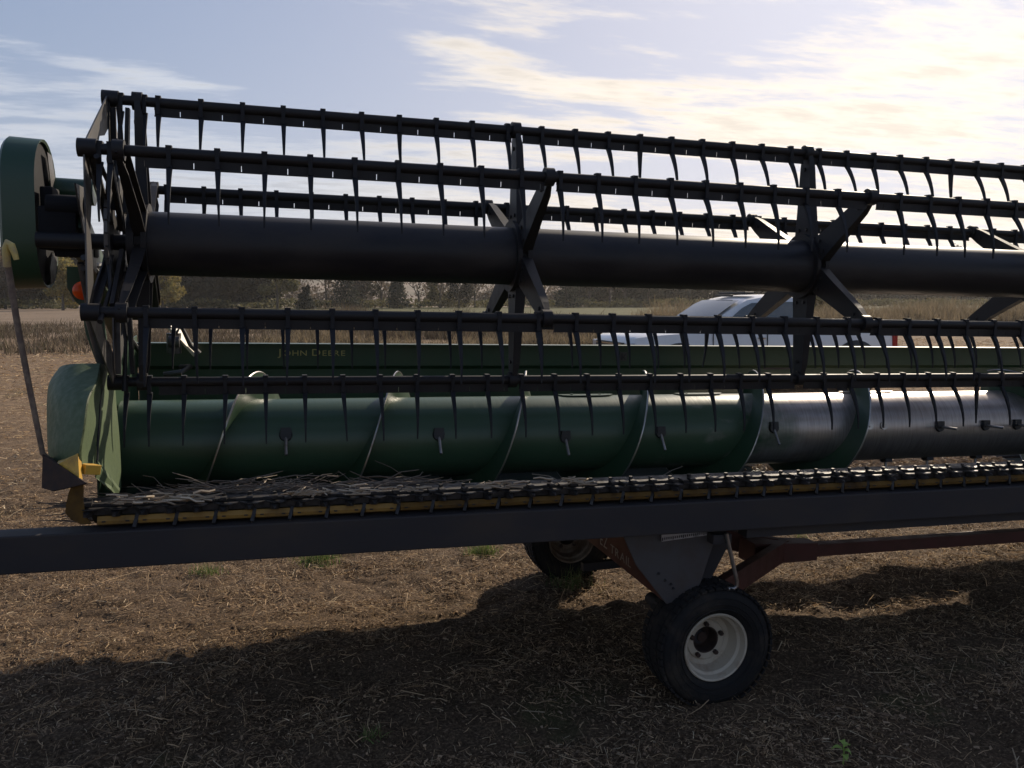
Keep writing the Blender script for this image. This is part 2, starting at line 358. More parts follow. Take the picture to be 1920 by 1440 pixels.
# ------------------------------------------------------------------ ground
def axis_pts(lo, hi, step, far):
    c = np.arange(lo, hi, step); a = [c[-1]]; s_ = step
    while a[-1] < far: s_ *= 1.16; a.append(a[-1] + s_)
    b = [c[0]]; s_ = step
    while b[-1] > -far: s_ *= 1.16; b.append(b[-1] - s_)
    return np.array(b[1:][::-1] + list(c) + a[1:])
gx = axis_pts(-3, 7.5, .022, 1300); gy = axis_pts(-2.0, 5.5, .022, 1300)
GX, GY = np.meshgrid(gx, gy); V_ = np.stack([GX.ravel(), GY.ravel(), gz(GX.ravel(), GY.ravel())], 1)
nx, ny = len(gx), len(gy); ii = (np.arange(ny - 1)[:, None] * nx + np.arange(nx - 1)[None]).ravel()
F_ = np.stack([ii, ii + 1, ii + 1 + nx, ii + nx], 1)
def ground_mat():
    m = bpy.data.materials.new('harvested_field_soil'); m.use_nodes = True
    t = m.node_tree; b = t.nodes['Principled BSDF']; n = t.nodes.new; l = t.links.new; b.inputs['Roughness'].default_value = .95
    b.inputs['Specular IOR Level'].default_value = .15
    g = n('ShaderNodeNewGeometry'); sp = n('ShaderNodeSeparateXYZ'); l(g.outputs['Position'], sp.inputs[0])
    def nz(sc, det=6, st=None, ro=.6):
        v = g.outputs['Position']
        if st: q = n('ShaderNodeMapping'); l(v, q.inputs[0]); q.inputs['Scale'].default_value = st; v = q.outputs[0]
        k = n('ShaderNodeTexNoise'); l(v, k.inputs['Vector']); k.inputs['Scale'].default_value = sc; k.inputs['Detail'].default_value = det; k.inputs['Roughness'].default_value = ro
        return k.outputs[0]
    def ramp(v, stops):
        c = n('ShaderNodeValToRGB'); l(v, c.inputs[0]); e = c.color_ramp.elements
        for i, (p, col) in enumerate(stops):
            k = e[0] if i == 0 else (e[-1] if i == len(stops) - 1 else e.new(p)); k.position = p; k.color = (*col, 1)
        return c.outputs[0]
    def mix(f, a, c):
        k = n('ShaderNodeMix'); k.data_type = 'RGBA'; l(f, k.inputs[0]); l(a, k.inputs[6]); l(c, k.inputs[7]); return k.outputs[2]
    def rng(v, a, c, d=0, e=1):
        k = n('ShaderNodeMapRange'); k.interpolation_type = 'SMOOTHSTEP'; l(v, k.inputs[0]); k.inputs[1].default_value = a; k.inputs[2].default_value = c; k.inputs[3].default_value = d; k.inputs[4].default_value = e; return k.outputs[0]
    def ma(op, a, c):
        k = n('ShaderNodeMath'); k.operation = op
        for i, q in enumerate((a, c)):
            if isinstance(q, (int, float)): k.inputs[i].default_value = q
            else: l(q, k.inputs[i])
        return k.outputs[0]
    fine = ramp(nz(70, 8, None, .7), [(.3, (.032, .020, .012)), (.5, (.10, .066, .040)), (.62, (.21, .145, .088)), (.75, (.38, .27, .165))])
    mid = ramp(nz(9, 10, (.6, 1.4, 1), .75), [(.3, (.05, .033, .022)), (.5, (.19, .128, .078)), (.7, (.40, .285, .175))])
    near = mix(rng(sp.outputs[1], 4, 12), fine, mid)
    wob = ma('ADD', sp.outputs[1], ma('MULTIPLY', ma('SUBTRACT', nz(.06, 4), .5), 30))
    far1 = ramp(nz(.5, 8, (.15, 1, 1), .7), [(.3, (.13, .095, .065)), (.6, (.23, .17, .12)), (.75, (.30, .23, .16))])
    grs = ramp(nz(.35, 6, (.2, 1, 1), .7), [(.3, (.055, .055, .022)), (.55, (.09, .088, .036)), (.75, (.16, .13, .06))])
    # left third of the far field stays bare stubble, the middle carries a grass strip
    side = rng(ma('SUBTRACT', sp.outputs[0], ma('MULTIPLY', sp.outputs[1], -.05)), -4, 10)
    strip = ma('MULTIPLY', ma('MULTIPLY', rng(wob, 70, 84), rng(wob, 170, 150)), side)
    c = mix(rng(wob, 30, 48), near, far1); c = mix(strip, c, grs)
    patch = ma('MULTIPLY', rng(nz(.9, 5), .60, .72), rng(sp.outputs[1], 2, 16, .5, .6))
    c = mix(patch, c, ramp(nz(30, 4), [(.3, (.045, .055, .018)), (.7, (.11, .12, .045))]))
    l(c, b.inputs['Base Color'])
    bp = n('ShaderNodeBump'); bp.inputs['Strength'].default_value = .9; bp.inputs['Distance'].default_value = .02
    hh = ma('ADD', nz(55, 8, None, .7), ma('MULTIPLY', nz(6, 8, (.6, 1.3, 1), .7), 1.6)); l(hh, bp.inputs['Height']); l(bp.outputs[0], b.inputs['Normal'])
    return m
g_o = link('ground', mesh_np('ground', V_, F_, ground_mat(), True)); tag(g_o, kind='structure')

# ------------------------------------------------------------------ scattered strips (straw, litter, blades)
def strips(n, P, L_, Wd, yaw, tilt, bend, segs=2, twist=None, taper=.6):
    """bent flat strips starting at P; returns verts, faces"""
    dirx = np.cos(yaw) * np.cos(tilt); diry = np.sin(yaw) * np.cos(tilt); dirz = np.sin(tilt)
    D = np.stack([dirx, diry, dirz], 1)
    sx = np.stack([-np.sin(yaw), np.cos(yaw), np.zeros(n)], 1)
    up = np.cross(D, sx); 
    if twist is not None: sx = sx * np.cos(twist)[:, None] + up * np.sin(twist)[:, None]
    vs = []
    for k in range(segs + 1):
        t = k / segs; c = P + D * (L_ * t)[:, None] + bend * (t * t * L_)[:, None]
        w = Wd * (1 - (1 - taper) * t)
        vs.append(c - sx * (w / 2)[:, None]); vs.append(c + sx * (w / 2)[:, None])
    V = np.stack(vs, 1).reshape(-1, 3); m = 2 * (segs + 1); base = (np.arange(n) * m)[:, None]
    Fs = np.concatenate([np.concatenate([base + 2 * k, base + 2 * k + 1, base + 2 * k + 3, base + 2 * k + 2], 1) for k in range(segs)])
    return V, Fs
def scatter_straw(name, n, x0, x1, y0, y1, lmin, lmax, w, m, zmax=.03, tiltmax=.35, label='', cat='straw', dens=None, seed=1):
    r = np.random.default_rng(seed); x = r.uniform(x0, x1, n); y = r.uniform(y0, y1, n)
    if dens is not None:
        k = dens(x, y) > r.uniform(0, 1, n); x = x[k]; y = y[k]; n = len(x)
    P = np.stack([x, y, gz(x, y) + r.uniform(.0, 1, n) ** 2 * zmax + .002], 1)
    Ln = lmin + (lmax - lmin) * r.uniform(0, 1, n) ** 2.2
    yaw = r.uniform(0, 2 * pi, n); tilt = r.normal(0, tiltmax, n)
    bend = r.normal(0, .22, (n, 3)); bend[:, 2] = -np.abs(bend[:, 2]) * .6 - np.sin(tilt) * .6
    V, Fs = strips(n, P, Ln, w * r.uniform(.5, 1.5, n), yaw, tilt, bend, 2, r.uniform(-1, 1, n), .7)
    o = link(name, mesh_np(name, V, Fs, m)); tag(o, label, cat, kind='stuff'); return o
def clump(x, y):
    return np.clip(.15 + 1.5 * (vnoise(x * 3.1, y * 4.3, 11) - .25), .12, 1)
scatter_straw('straw_litter', 320000, -2.2, 7, -1.7, 4.2, .008, .080, .0032, M['straw'], .034, .6, 'chopped tan straw strewn over the bare soil', dens=clump, seed=3)
scatter_straw('straw_litter', 60000, -13, 30, 14, 28, .06, .25, .018, M['straw'], .05, .4, 'coarse straw chaff far out on the open field', dens=clump, seed=8)
scatter_straw('straw_litter', 160000, -8, 22, 4.0, 16, .03, .14, .008, M['straw'], .03, .35, 'coarser straw chaff lying on the field behind the trailer', dens=clump, seed=4)
scatter_straw('leaf_litter', 130000, -2.2, 6.5, -1.7, 4.0, .005, .026, .0085, M['litter'], .018, .5, 'crumbled brown leaf litter under the header trailer', 'leaf litter', dens=clump, seed=5)
scatter_straw('long_stems', 5200, -2.2, 6.5, -1.6, 5, .07, .24, .0032, M['palestraw'] if 0 else M['straw'], .03, .16, 'long loose dry stems lying across the stubble', 'stems', seed=6)
# standing weeds and tall grass
def blades(name, n, poly, h0, h1, w, m, label, cat, seed, lean=.25, z0=0):
    r = np.random.default_rng(seed); (ax, ay), (bx, by), (cx2, cy2), (dx, dy) = poly
    u = r.uniform(0, 1, n); v = r.uniform(0, 1, n) ** 1.0
    x = (1 - v) * ((1 - u) * ax + u * bx) + v * ((1 - u) * dx + u * cx2); y = (1 - v) * ((1 - u) * ay + u * by) + v * ((1 - u) * dy + u * cy2)
    k = vnoise(x * .6, y * .35, seed) + .35 * vnoise(x * 2.2, y * 1.5, seed + 1) > .35 + r.uniform(0, .45, n); x = x[k]; y = y[k]; vv = v[k]; n = len(x)
    k2 = r.uniform(0, 1, n) < np.clip(np.minimum(vv, 1 - vv) * 5 + 1.6 * (vnoise(x * .7, y * .5, seed + 9) - .45), .02, 1); x = x[k2]; y = y[k2]; n = len(x)
    hh = (h0 + (h1 - h0) * r.uniform(0, 1, n)) * (.25 + 1.5 * vnoise(x * .5, y * .4, seed + 5) ** 1.5 + .3 * vnoise(x * 2, y * 1.5, seed + 6))
    P = np.stack([x, y, gz(x, y) - .02 + z0], 1)
    V, Fs = strips(n, P, hh, w * r.uniform(.6, 1.5, n), r.uniform(0, 2 * pi, n), pi / 2 - np.abs(r.normal(0, lean, n)), r.normal(0, .25, (n, 3)) * [1, 1, .2], 2, r.uniform(-1.5, 1.5, n), .35)
    o = link(name, mesh_np(name, V, Fs, m)); tag(o, label, cat, kind='stuff'); return o
M['weed'] = mat('dry_brown_weeds', (.1, .07, .05), .9, transl=.3, island=[(.055, .040, .027), (.13, .095, .065), (.08, .062, .038), (.21, .16, .11), (.075, .072, .034)])
M['tallg'] = mat('tall_tan_grass', (.3, .22, .12), .85, transl=.4, island=[(.15, .115, .07), (.24, .185, .115), (.11, .09, .055), (.30, .235, .15)])
blades('weeds', 52000, [(-13, 27), (-.5, 25), (7, 62), (-27, 64)], .08, .42, .03, M['weed'], 'dark dry weeds standing in the field left of the header', 'weeds', 21)
blades('weeds', 42000, [(-.5, 31), (13, 27), (22, 50), (7, 62)], .35, .95, .035, M['weed'], 'brown and green tall weeds behind the green back sheet', 'weeds', 22)
blades('tall_grass', 60000, [(20, 34), (70, 50), (95, 75), (30, 64)], .5, 1.15, .045, M['tallg'], 'tall tan grass behind the pickup on the right', 'tall grass', 23)
blades('tall_grass', 14000, [(0, 27.5), (15, 24), (17, 27), (0, 31)], .2, .55, .03, M['tallg'], 'pale short grass edging the weed patch', 'grass', 24)

blades('stubble', 3800, [(-2.2, -1.5), (6.5, -1.5), (8, 5), (-3, 5)], .015, .075, .0038, M['straw'], 'short upright cut stalks standing in the chaff', 'stubble', 25, lean=.35)
def grass_tuft(px, py, n, h, label, seed):
    p = gp(px, py); r = np.random.default_rng(seed)
    P = np.stack([r.normal(0, h * .55, n), r.normal(0, h * .45, n), np.zeros(n) - .005], 1)
    V, Fs = strips(n, P, h * r.uniform(.4, 1.1, n), .0045 * r.uniform(.6, 1.4, n), r.uniform(0, 2 * pi, n), pi / 2 - np.abs(r.normal(0, .5, n)), r.normal(0, .35, (n, 3)), 3, r.uniform(-1, 1, n), .1)
    o = link('grass_tuft', mesh_np('grass_tuft', V, Fs, M['grass']), None, (p.x, p.y, float(gz(p.x, p.y)) + .004))
    tag(o, label, 'grass tuft', 'green tufts in the stubble')
grass_tuft(598, 1052, 420, .12, 'widest green grass tuft, just below the long grey beam', 31)
grass_tuft(384, 1074, 170, .08, 'small low green tuft at far left under the beam', 32)
grass_tuft(1070, 1100, 170, .12, 'upright thin green tuft beside the back wheel shadow', 33)
grass_tuft(905, 1040, 420, .10, 'green tuft left of the back wheel', 34)
grass_tuft(740, 1030, 80, .07, 'small green tuft midway under the beam', 36)
grass_tuft(700, 1395, 60, .05, 'low green tuft in the shadow at bottom centre', 37)
grass_tuft(1500, 1010, 60, .06, 'faint green tuft behind the red tongue', 35)
# sprout and dry stalk at the bottom edge
p = gp(1580, 1436); rt = root('seedling', Matrix.Translation((p.x, p.y, 0)) @ Matrix.Scale(1.4, 4), 'small bright green broad-leaf seedling at the bottom edge', 'seedling')
b = MB(); b.tube([(0, 0, -.01), (.003, 0, .03), (.0, 0, .062)], [.0022, .0018, .001], 6); b.build('stem', M['sprout'], rt)
for a, z, l_ in ((.3, .052, .028), (2.6, .045, .03), (1.4, .060, .020), (4.4, .032, .028), (5.5, .04, .02)):
    b = MB(); rows = []
    for i in range(6):
        t = i / 5; w = .009 * sin(pi * min(1, t * .93 + .05)); d = Vector((cos(a), sin(a), 0)); sd2 = Vector((-sin(a), cos(a), 0))
        c = Vector((0, 0, z)) + d * (l_ * t) + Vector((0, 0, .012 * sin(t * 2.2) - .012 * t * t)); rows.append([c - sd2 * w, c + Vector((0, 0, -.003)), c + sd2 * w])
    b.ribbon(rows); b.build('leaf', M['sprout'], rt)
p = gp(1908, 1440); b = MB(); b.tube([(0, 0, -.01), (-.008, .0, .03), (-.02, .01, .075)], [.0035, .003, .002], 7); b.tube([(-.008, 0, .03), (.004, 0, .045)], [.002, .001], 5)
tag(b.build('dry_stalk', M['paleStraw'] if 'paleStraw' in M else M['paleStraw'.lower()], None, loc=(p.x, p.y, 0)), 'upright cut tan stalk in the bottom right corner', 'stalk')

# ------------------------------------------------------------------ far hills and woods
def hill(name, x0, x1, y0, h, depth, m, seed, base=0.0):
    h *= 2.3; nx_, ny_ = 120, 14; vs = []; 
    for j in range(ny_):
        for i in range(nx_):
            u = i / (nx_ - 1); v = j / (ny_ - 1); x = x0 + (x1 - x0) * u
            hh = h * (.45 + .9 * float(vnoise(np.array(u * 5.), np.array(.3), seed))) * sin(pi * min(1, max(0, u * .96 + .02))) ** .4
            vs.append((x, y0 + depth * v, -.3 + hh * sin(v * pi / 2) ** 1.2 + base))
    f = [(j * nx_ + i, j * nx_ + i + 1, (j + 1) * nx_ + i + 1, (j + 1) * nx_ + i) for j in range(ny_ - 1) for i in range(nx_ - 1)]
    o = link(name, mesh_np(name, vs, f, m, True)); tag(o, kind='structure'); return o
M['hillf'] = mat('far_tan_field', (.20, .145, .11), .95, col2=(.10, .085, .055), mix=(.4, .6), mscale=.03)
hill('hill', -500, 900, 330, 11, 260, M['hillf'], 5)
LEAFS = {'dark': [(.018, .019, .012), (.038, .038, .022), (.060, .057, .033)], 'olive': [(.06, .06, .024), (.12, .11, .042), (.17, .145, .06)],
         'yellow': [(.16, .125, .03), (.34, .26, .07), (.25, .21, .06), (.13, .11, .04)], 'cedar': [(.020, .028, .018), (.035, .043, .026)],
         'brown': [(.10, .075, .05), (.17, .125, .08), (.07, .06, .04)]}
for k_, c_ in LEAFS.items(): M['leaf_' + k_] = mat('leaves_' + k_, c_[0], .8, transl=.3, island=c_)
M['bark'] = mat('grey_brown_bark', (.085, .07, .055), .9, var=.3, scale=3)
def leafcloud(n, centers, radii, size, r):
    """n leaf-clump quads spread through ellipsoids, denser to the shell"""
    k = r.integers(0, len(centers), n); C0 = np.array(centers)[k]; Rr = np.array(radii)[k]
    d = r.normal(0, 1, (n, 3)); d /= np.linalg.norm(d, axis=1)[:, None]; rad = r.uniform(.25, 1, n) ** .45
    P = C0 + d * Rr * (rad * (1 + r.normal(0, .09, n)))[:, None]
    a = r.normal(0, 1, (n, 3)); a /= np.linalg.norm(a, axis=1)[:, None]; b_ = np.cross(a, r.normal(0, 1, (n, 3))); b_ /= np.linalg.norm(b_, axis=1)[:, None]
    s_ = size * r.uniform(.5, 1.4, n)[:, None]
    V = np.stack([P - a * s_, P - b_ * s_ * .6, P + a * s_, P + b_ * s_ * .6], 1).reshape(-1, 3); base = (np.arange(n) * 4)[:, None]
    return V, base + np.arange(4)[None]
def branches(b, p, d, L_, r_, depth, rnd, spread=.5):
    q = p + d * L_; mid = p + d * L_ * .5 + Vector((rnd.gauss(0, .05), rnd.gauss(0, .05), 0)) * L_
    b.tube([p, mid, q], [r_, r_ * .8, r_ * .6], 5 if depth < 2 else 3, False)
    if depth == 0: return
    for k in range(rnd.choice((2, 3, 3))):
        nd = (d + Vector((rnd.gauss(0, spread), rnd.gauss(0, spread), rnd.gauss(.05, spread * .5)))).normalized()
        branches(b, q if k else mid.lerp(q, .6), nd, L_ * rnd.uniform(.6, .82), r_ * .58, depth - 1, rnd, spread)
def tree(px, Y, h, wd, kind, label, seed, bare=0., conif=False, n=2600):
    p = wp(px, 575, Y); r = np.random.default_rng(seed); rnd = random.Random(seed)
    rt = root('tree', Matrix.Translation((p.x, Y, -.15)), label, 'tree', 'trees along the far field edge')
    b = MB()
    if conif: b.tube([(0, 0, 0), (0, 0, h * .6), (0, 0, h * .95)], [.16, .1, .02], 6)
    else:
        b.tube([(0, 0, -.1), (.05, 0, h * .18), (.0, .05, h * .34)], [.02 * h + .05, .017 * h + .04, .015 * h + .03], 7)
        for k in range(4 if bare > .5 else 3):
            a = rnd.uniform(0, 2 * pi); branches(b, Vector((0, 0, h * (.22 + .08 * k))), Vector((.5 * cos(a), .5 * sin(a), 1)).normalized(), h * .25, .012 * h + .02, 4 if bare > .5 else 2, rnd)
    b.build('trunk', M['bark'], rt, fix=False)
    if bare >= 1: n = 260
    if conif:
        cs = [(rnd.gauss(0, wd * .04), rnd.gauss(0, wd * .04), h * (.08 + .9 * i / 13)) for i in range(14)]
        rr = [(wd * .5 * (1 - i / 14) + .12, wd * .5 * (1 - i / 14) + .12, h * .07) for i in range(14)]
    else:
        cs = []; rr = []
        for i in range(15):
            a = rnd.uniform(0, 2 * pi); z = rnd.uniform(.22 if bare < .5 else .4, .88); rad = wd * .36 * rnd.uniform(.3, 1) * (1 - .5 * max(0, z - .55) / .35)
            cs.append((rad * cos(a), rad * sin(a), h * z)); s_ = rnd.uniform(.13, .24); rr.append((wd * s_, wd * s_, h * s_ * .7))
    V, Fs = leafcloud(int(n * 1.4), cs, rr, .19 if conif else .23, r)
    link('crown', mesh_np('crown', V, Fs, M['leaf_' + kind]), rt)
T_ = [
 (305, 138, 7.5, 7.2, 'yellow', 'rounded yellow-green tree just right of the reel end', 0, 0),
 (118, 132, 8.2, 7.5, 'yellow', 'yellow tree seen between belt shield and orange lamp', 0, 0),
 (60, 150, 9, 9, 'dark', 'dark tree behind the green belt shield', 0, 0),
 (10, 150, 10, 10, 'brown', 'brownish tree at the left picture edge', 0, 0),
 (520, 140, 9.5, 8, 'olive', 'loose olive tree left of the dark cedar', .2, 0),
 (573, 135, 3.6, 3.2, 'cedar', 'short dark cone-shaped cedar', 0, 1),
 (612, 150, 9, 4.5, 'brown', 'thin bare tree right of the dark cedar', 1, 0),
 (646, 143, 9, 5.5, 'cedar', 'tall dark conifer left of the twin bare trunks', 0, 1),
 (680, 150, 10, 7, 'dark', 'dense dark tree in the middle of the tree line', 0, 0),
 (665, 146, 9, 5, 'brown', 'bare tree in front of the dense dark tree', 1, 0),
 (715, 152, 9.5, 6, 'brown', 'bare wide-forked tree left of the small pine', 1, 0),
 (745, 140, 7.5, 4, 'cedar', 'ragged pine standing before the tan hillside', 0, 1),
 (785, 150, 9, 6, 'brown', 'leaning bare tree against the tan hillside', 1, 0),
 (825, 148, 8, 6, 'olive', 'olive tree right of the tan hillside gap', .3, 0),
 (860, 146, 8.5, 6, 'dark', 'dark bushy tree left of the centre reel arms', 0, 0),
 (890, 150, 9, 6, 'brown', 'bare tree nearest the centre reel arms', 1, 0),
 (1022, 150, 8, 4.5, 'brown', 'bare crooked tree right of the centre reel arms', 1, 0),
 (1062, 142, 8, 5, 'cedar', 'dark pine right of the crooked bare tree', 0, 1),
 (1105, 150, 9, 6, 'dark', 'wide dark tree left of the pale trunks', 0, 0),
 (1143, 150, 10, 6, 'brown', 'bare tree with pale glow behind, left of the pickup', 1, 0),
 (1172, 152, 9, 6, 'brown', 'second bare tree, closest to the pickup bonnet', 1, 0),
 (1215, 150, 10, 9, 'dark', 'dark tree above the pickup windscreen', 0, 0),
 (1545, 60, 2.6, 3.6, 'yellow', 'yellow-green shrub behind the pickup tailgate', 0, 0),
 (1705, 165, 16.0, 12, 'dark', 'tall tree whose top shows above the reel tube', 0, 0),
 (1785, 165, 16.4, 9, 'dark', 'tall tree nearest the right edge, topping the reel tube', 0, 0)]
for i, (px, Y, h, wd, kind, lab, bare, con) in enumerate(T_):
    if i in (23, 24): Y = 200; 
    tree(px, Y, h, wd, kind, lab, 100 + i, bare, bool(con), 3600 if wd > 7 else 2400)
def woods(px0, px1, Y, h0, h1, n, kind, label, seed, size=.5):
    r = np.random.default_rng(seed); a = wp(px0, 575, Y); c = wp(px1, 575, Y); cs = []; rr = []
    m = int(abs(c.x - a.x) / 1.6) + 3
    for i in range(m):
        x = a.x + (c.x - a.x) * (i + r.uniform(-.5, .5)) / m; hh = r.uniform(h0, h1)
        for k in range(3):
            z = hh * (.25 + .3 * k); cs.append((x + r.normal(0, 1), Y + r.uniform(-3, 5), z)); s_ = r.uniform(1.6, 2.8); rr.append((s_, s_, hh * .22))
    V, Fs = leafcloud(n, cs, rr, size, r)
    o = link('woodland', mesh_np('woodland', V, Fs, M['leaf_' + kind])); tag(o, label, 'woodland', kind='stuff')
woods(-80, 330, 175, 9, 12, 42000, 'dark', 'dark wooded mass at the far left edge', 41)
woods(335, 520, 155, 7, 10, 24000, 'dark', 'solid dark wood right of the yellow-green tree', 42)
woods(1080, 1500, 165, 7, 10, 34000, 'dark', 'dark wood behind the white pickup', 43)
woods(1500, 2300, 180, 7, 10.2, 60000, 'dark', 'long dark wood behind the tall tan grass', 44, .6)
woods(380, 1080, 590, 8, 16, 30000, 'olive', 'pale distant wood on the hillside', 45, 1.2)
woods(430, 760, 215, 3, 7, 6000, 'brown', 'leafless brown thicket behind the cedar and bare trees', 47, .35)
woods(800, 1080, 215, 3, 7, 6000, 'brown', 'leafless brown thicket behind the centre reel arms', 48, .35)
woods(-100, 2200, 150, .7, 1.6, 26000, 'olive', 'low scrub along the foot of the tree line', 46, .3)

# ------------------------------------------------------------------ combine header
HD = root('combine_header', H4, 'long dark green grain combine header with black six-bat pickup reel, resting on its trailer', 'combine header')
R = .53; A0 = radians(-2.2)
BATS = {}
for k_, a_ in (('T', 90), ('FU', 150), ('FL', 210), ('B', 270), ('BU', 30), ('BL', 330)):
    BATS[k_] = (R * cos(radians(a_) + A0), R * sin(radians(a_) + A0))
ST = [0, 1.483, 2.909, 4.326, 5.75, 7.17, 8.6]
XE = 8.66
b = MB(); b.cyl((-.03, 0, 0), (XE, 0, 0), .121, 56)
rt_ = b.build('reel_tube', M['tube'], HD)
tines_left = 100
tine_bar = {}
TX = {'T': .078, 'FU': .006, 'FL': .080, 'B': .003, 'BU': .055, 'BL': .077}
def tine_mesh(b, x, y, z, k, rnd, lean=0.0):
    rows = []
    n = 7; dx = rnd.gauss(0, .003); fw = .075 + rnd.gauss(0, .008)
    bentx = 0
    if rnd.random() < .04: fw *= .1; bentx = rnd.uniform(-.02, .02)
    pts = []
    for i in range(n):
        t = i / (n - 1); e = 1 - (1 - t) ** 2
        pts.append((Vector((x + dx * t + bentx * t * t, y - .004 - fw * e, z - .042 - .197 * t)), (.0145 * (1 - t) ** 1.3 + .0052), (.012 * (1 - t) + .005)))
    vs = []; fs = []
    for p_, w_, d_ in pts:
        for sx_, sy_ in ((-1, -1), (1, -1), (1, 1), (-1, 1)): vs.append(p_ + Vector((sx_ * w_ / 2, sy_ * d_ / 2, 0)))
    for i in range(n - 1):
        for j in range(4): fs.append((i * 4 + j, i * 4 + (j + 1) % 4, i * 4 + 4 + (j + 1) % 4, i * 4 + 4 + j))
    fs += [(3, 2, 1, 0), tuple(range(n * 4 - 4, n * 4))]
    b.add(vs, fs)
    # clamp round the bat tube
    b.box(x - .011, x + .009, y - .014, y + .016, z + .012, z + .0245); b.box(x - .008, x + .006, y - .0205, y - .012, z - .046, z + .0135)
rest = MB(); rnd = random.Random(5)
quota = {'FU': 30, 'FL': 28, 'T': 28, 'B': 14}
for k_, (y, z) in BATS.items():
    b = MB(); b.cyl((-.115, y, z), (XE, y, z), .0185, 16)
    for si in range(6):                                    # plate lengths between the reel spiders
        a_ = ST[si] + (.062 if si == 0 else .035); e_ = ST[si + 1] - .012
        xs = [a_]; t = TX[k_] + .1525 * .5
        while t < e_:
            if t > a_ + .02: xs.append(t)
            t += .1525
        xs.append(e_)
        b.box(a_, e_, y - .0015, y + .0025, z - .028, z - .012); b.box(a_, e_, y - .0015, y + .0025, z - .052, z - .0475)
        for u, v in zip(xs[:-1], xs[1:]): b.box(u + .0013, v - .0013, y - .0012, y + .0022, z - .0477, z - .0278)
    bo = b.build('reel_bat', M['black'], HD, fix=False)
    xt = TX[k_]; c_ = 0
    xs = []
    while xt < 5.3:
        if min(abs(xt - s_) for s_ in ST) > .02: xs.append(xt)
        xt += .1525
    if k_ in ('T', 'FU', 'B'): xs = [-.052, .030 if k_ != 'FU' else -.02] + [q for q in xs if q > .06]
    for x in xs:
        if c_ < quota.get(k_, 0):
            tb = MB(); tine_mesh(tb, x, y, z, k_, rnd); tb.build('tine', M['tine'], bo, fix=False); c_ += 1
        else: tine_mesh(rest, x, y, z, k_, rnd)
tag(rest.build('tine', M['tine'], HD, fix=False), kind='stuff')
# spiders
def spider_arm(x, y, z, end=False):
    d = Vector((0, y, z)).normalized(); s_ = Vector((0, -d.z, d.y)); tip = Vector((x, y, z)); b = MB()
    r0, r1 = .115, R + .012
    w0, w1 = (.062, .036) if not end else (.05, .045)
    def P(r_, o, dx_): return Vector((x + dx_, 0, 0)) + d * r_ + s_ * o
    poly = [P(r0, -w0, -.003), P(r0 + .14, -w0 * .8, -.003), P(r1 - .08, -w1, -.003), P(r1 + .012, -w1 * .62, -.003), P(r1 + .012, w1 * .62, -.003), P(r1 - .08, w1, -.003), P(r0 + .14, w0 * .8, -.003), P(r0, w0, -.003)]
    b.prism(poly, (.006, 0, 0))
    for sg in (-1, 1):                                      # folded flanges
        fl = [P(r0, sg * w0, 0), P(r0 + .14, sg * w0 * .8, 0), P(r1 - .08, sg * w1, 0)]
        fl.append(P(r1 + .005, sg * w1 * .66, 0)); wd_ = [.040, .034, .024, .008]
        for (p_, a1), (q_, a2) in zip(list(zip(fl, wd_))[:-1], list(zip(fl, wd_))[1:]):
            b.prism([p_ + Vector((.003, 0, 0)), q_ + Vector((.003, 0, 0)), q_ + Vector((.003 + a2, 0, 0)), p_ + Vector((.003 + a1, 0, 0))], s_ * (-sg * .004))
    b.cyl(tip + Vector((-.014, 0, 0)), tip + Vector((.022, 0, 0)), .034, 16)
    o = b.build('spider_arm', M['black'], HD, fix=False)
    for rr_, of in ((.17, .028), (.17, -.028), (r1 - .09, 0)):
        c = MB(); q = P(rr_, of, 0); c.cyl(q + Vector((.003, 0, 0)), q + Vector((.013, 0, 0)), .009, 6); c.cyl(q + Vector((-.009, 0, 0)), q + Vector((-.003, 0, 0)), .009, 6); c.build('bolt', M['knife'], o, fix=False)
for si, x in enumerate(ST[:5]):
    for k_, (y, z) in BATS.items(): spider_arm(x, y, z, si == 0)
    b = MB(); b.lathe([(.122, -.03), (.150, -.03), (.150, -.012), (.128, -.012), (.128, .012), (.150, .012), (.150, .03), (.122, .03)], (x + .012, 0, 0), 'X', 40)
    b.build('hub_ring', M['black'], HD, fix=False)
# left end cam plate (hexagon with cut-outs), drive shaft
b = MB(); X0 = -.100
V6 = [Vector((X0, R * 1.04 * cos(radians(a_) + A0), R * 1.04 * sin(radians(a_) + A0))) for a_ in range(30, 390, 60)]
for i in range(6):
    p_, q_ = V6[i], V6[(i + 1) % 6]; inn = .74
    mid_in = (p_ + q_) / 2; mid_in = Vector((X0, mid_in.y * .80, mid_in.z * .80))
    b.prism([p_, q_, Vector((X0, q_.y * .78, q_.z * .78)), mid_in.lerp(Vector((X0, q_.y * .78, q_.z * .78)), .45), mid_in * 1.0 + Vector((0, 0, 0)) if 0 else Vector((X0, mid_in.y * 1.07, mid_in.z * 1.07)), mid_in.lerp(Vector((X0, p_.y * .78, p_.z * .78)), .45), Vector((X0, p_.y * .78, p_.z * .78))], (.005, 0, 0))
b.build('end_cam_ring', M['plate'], HD, fix=False)
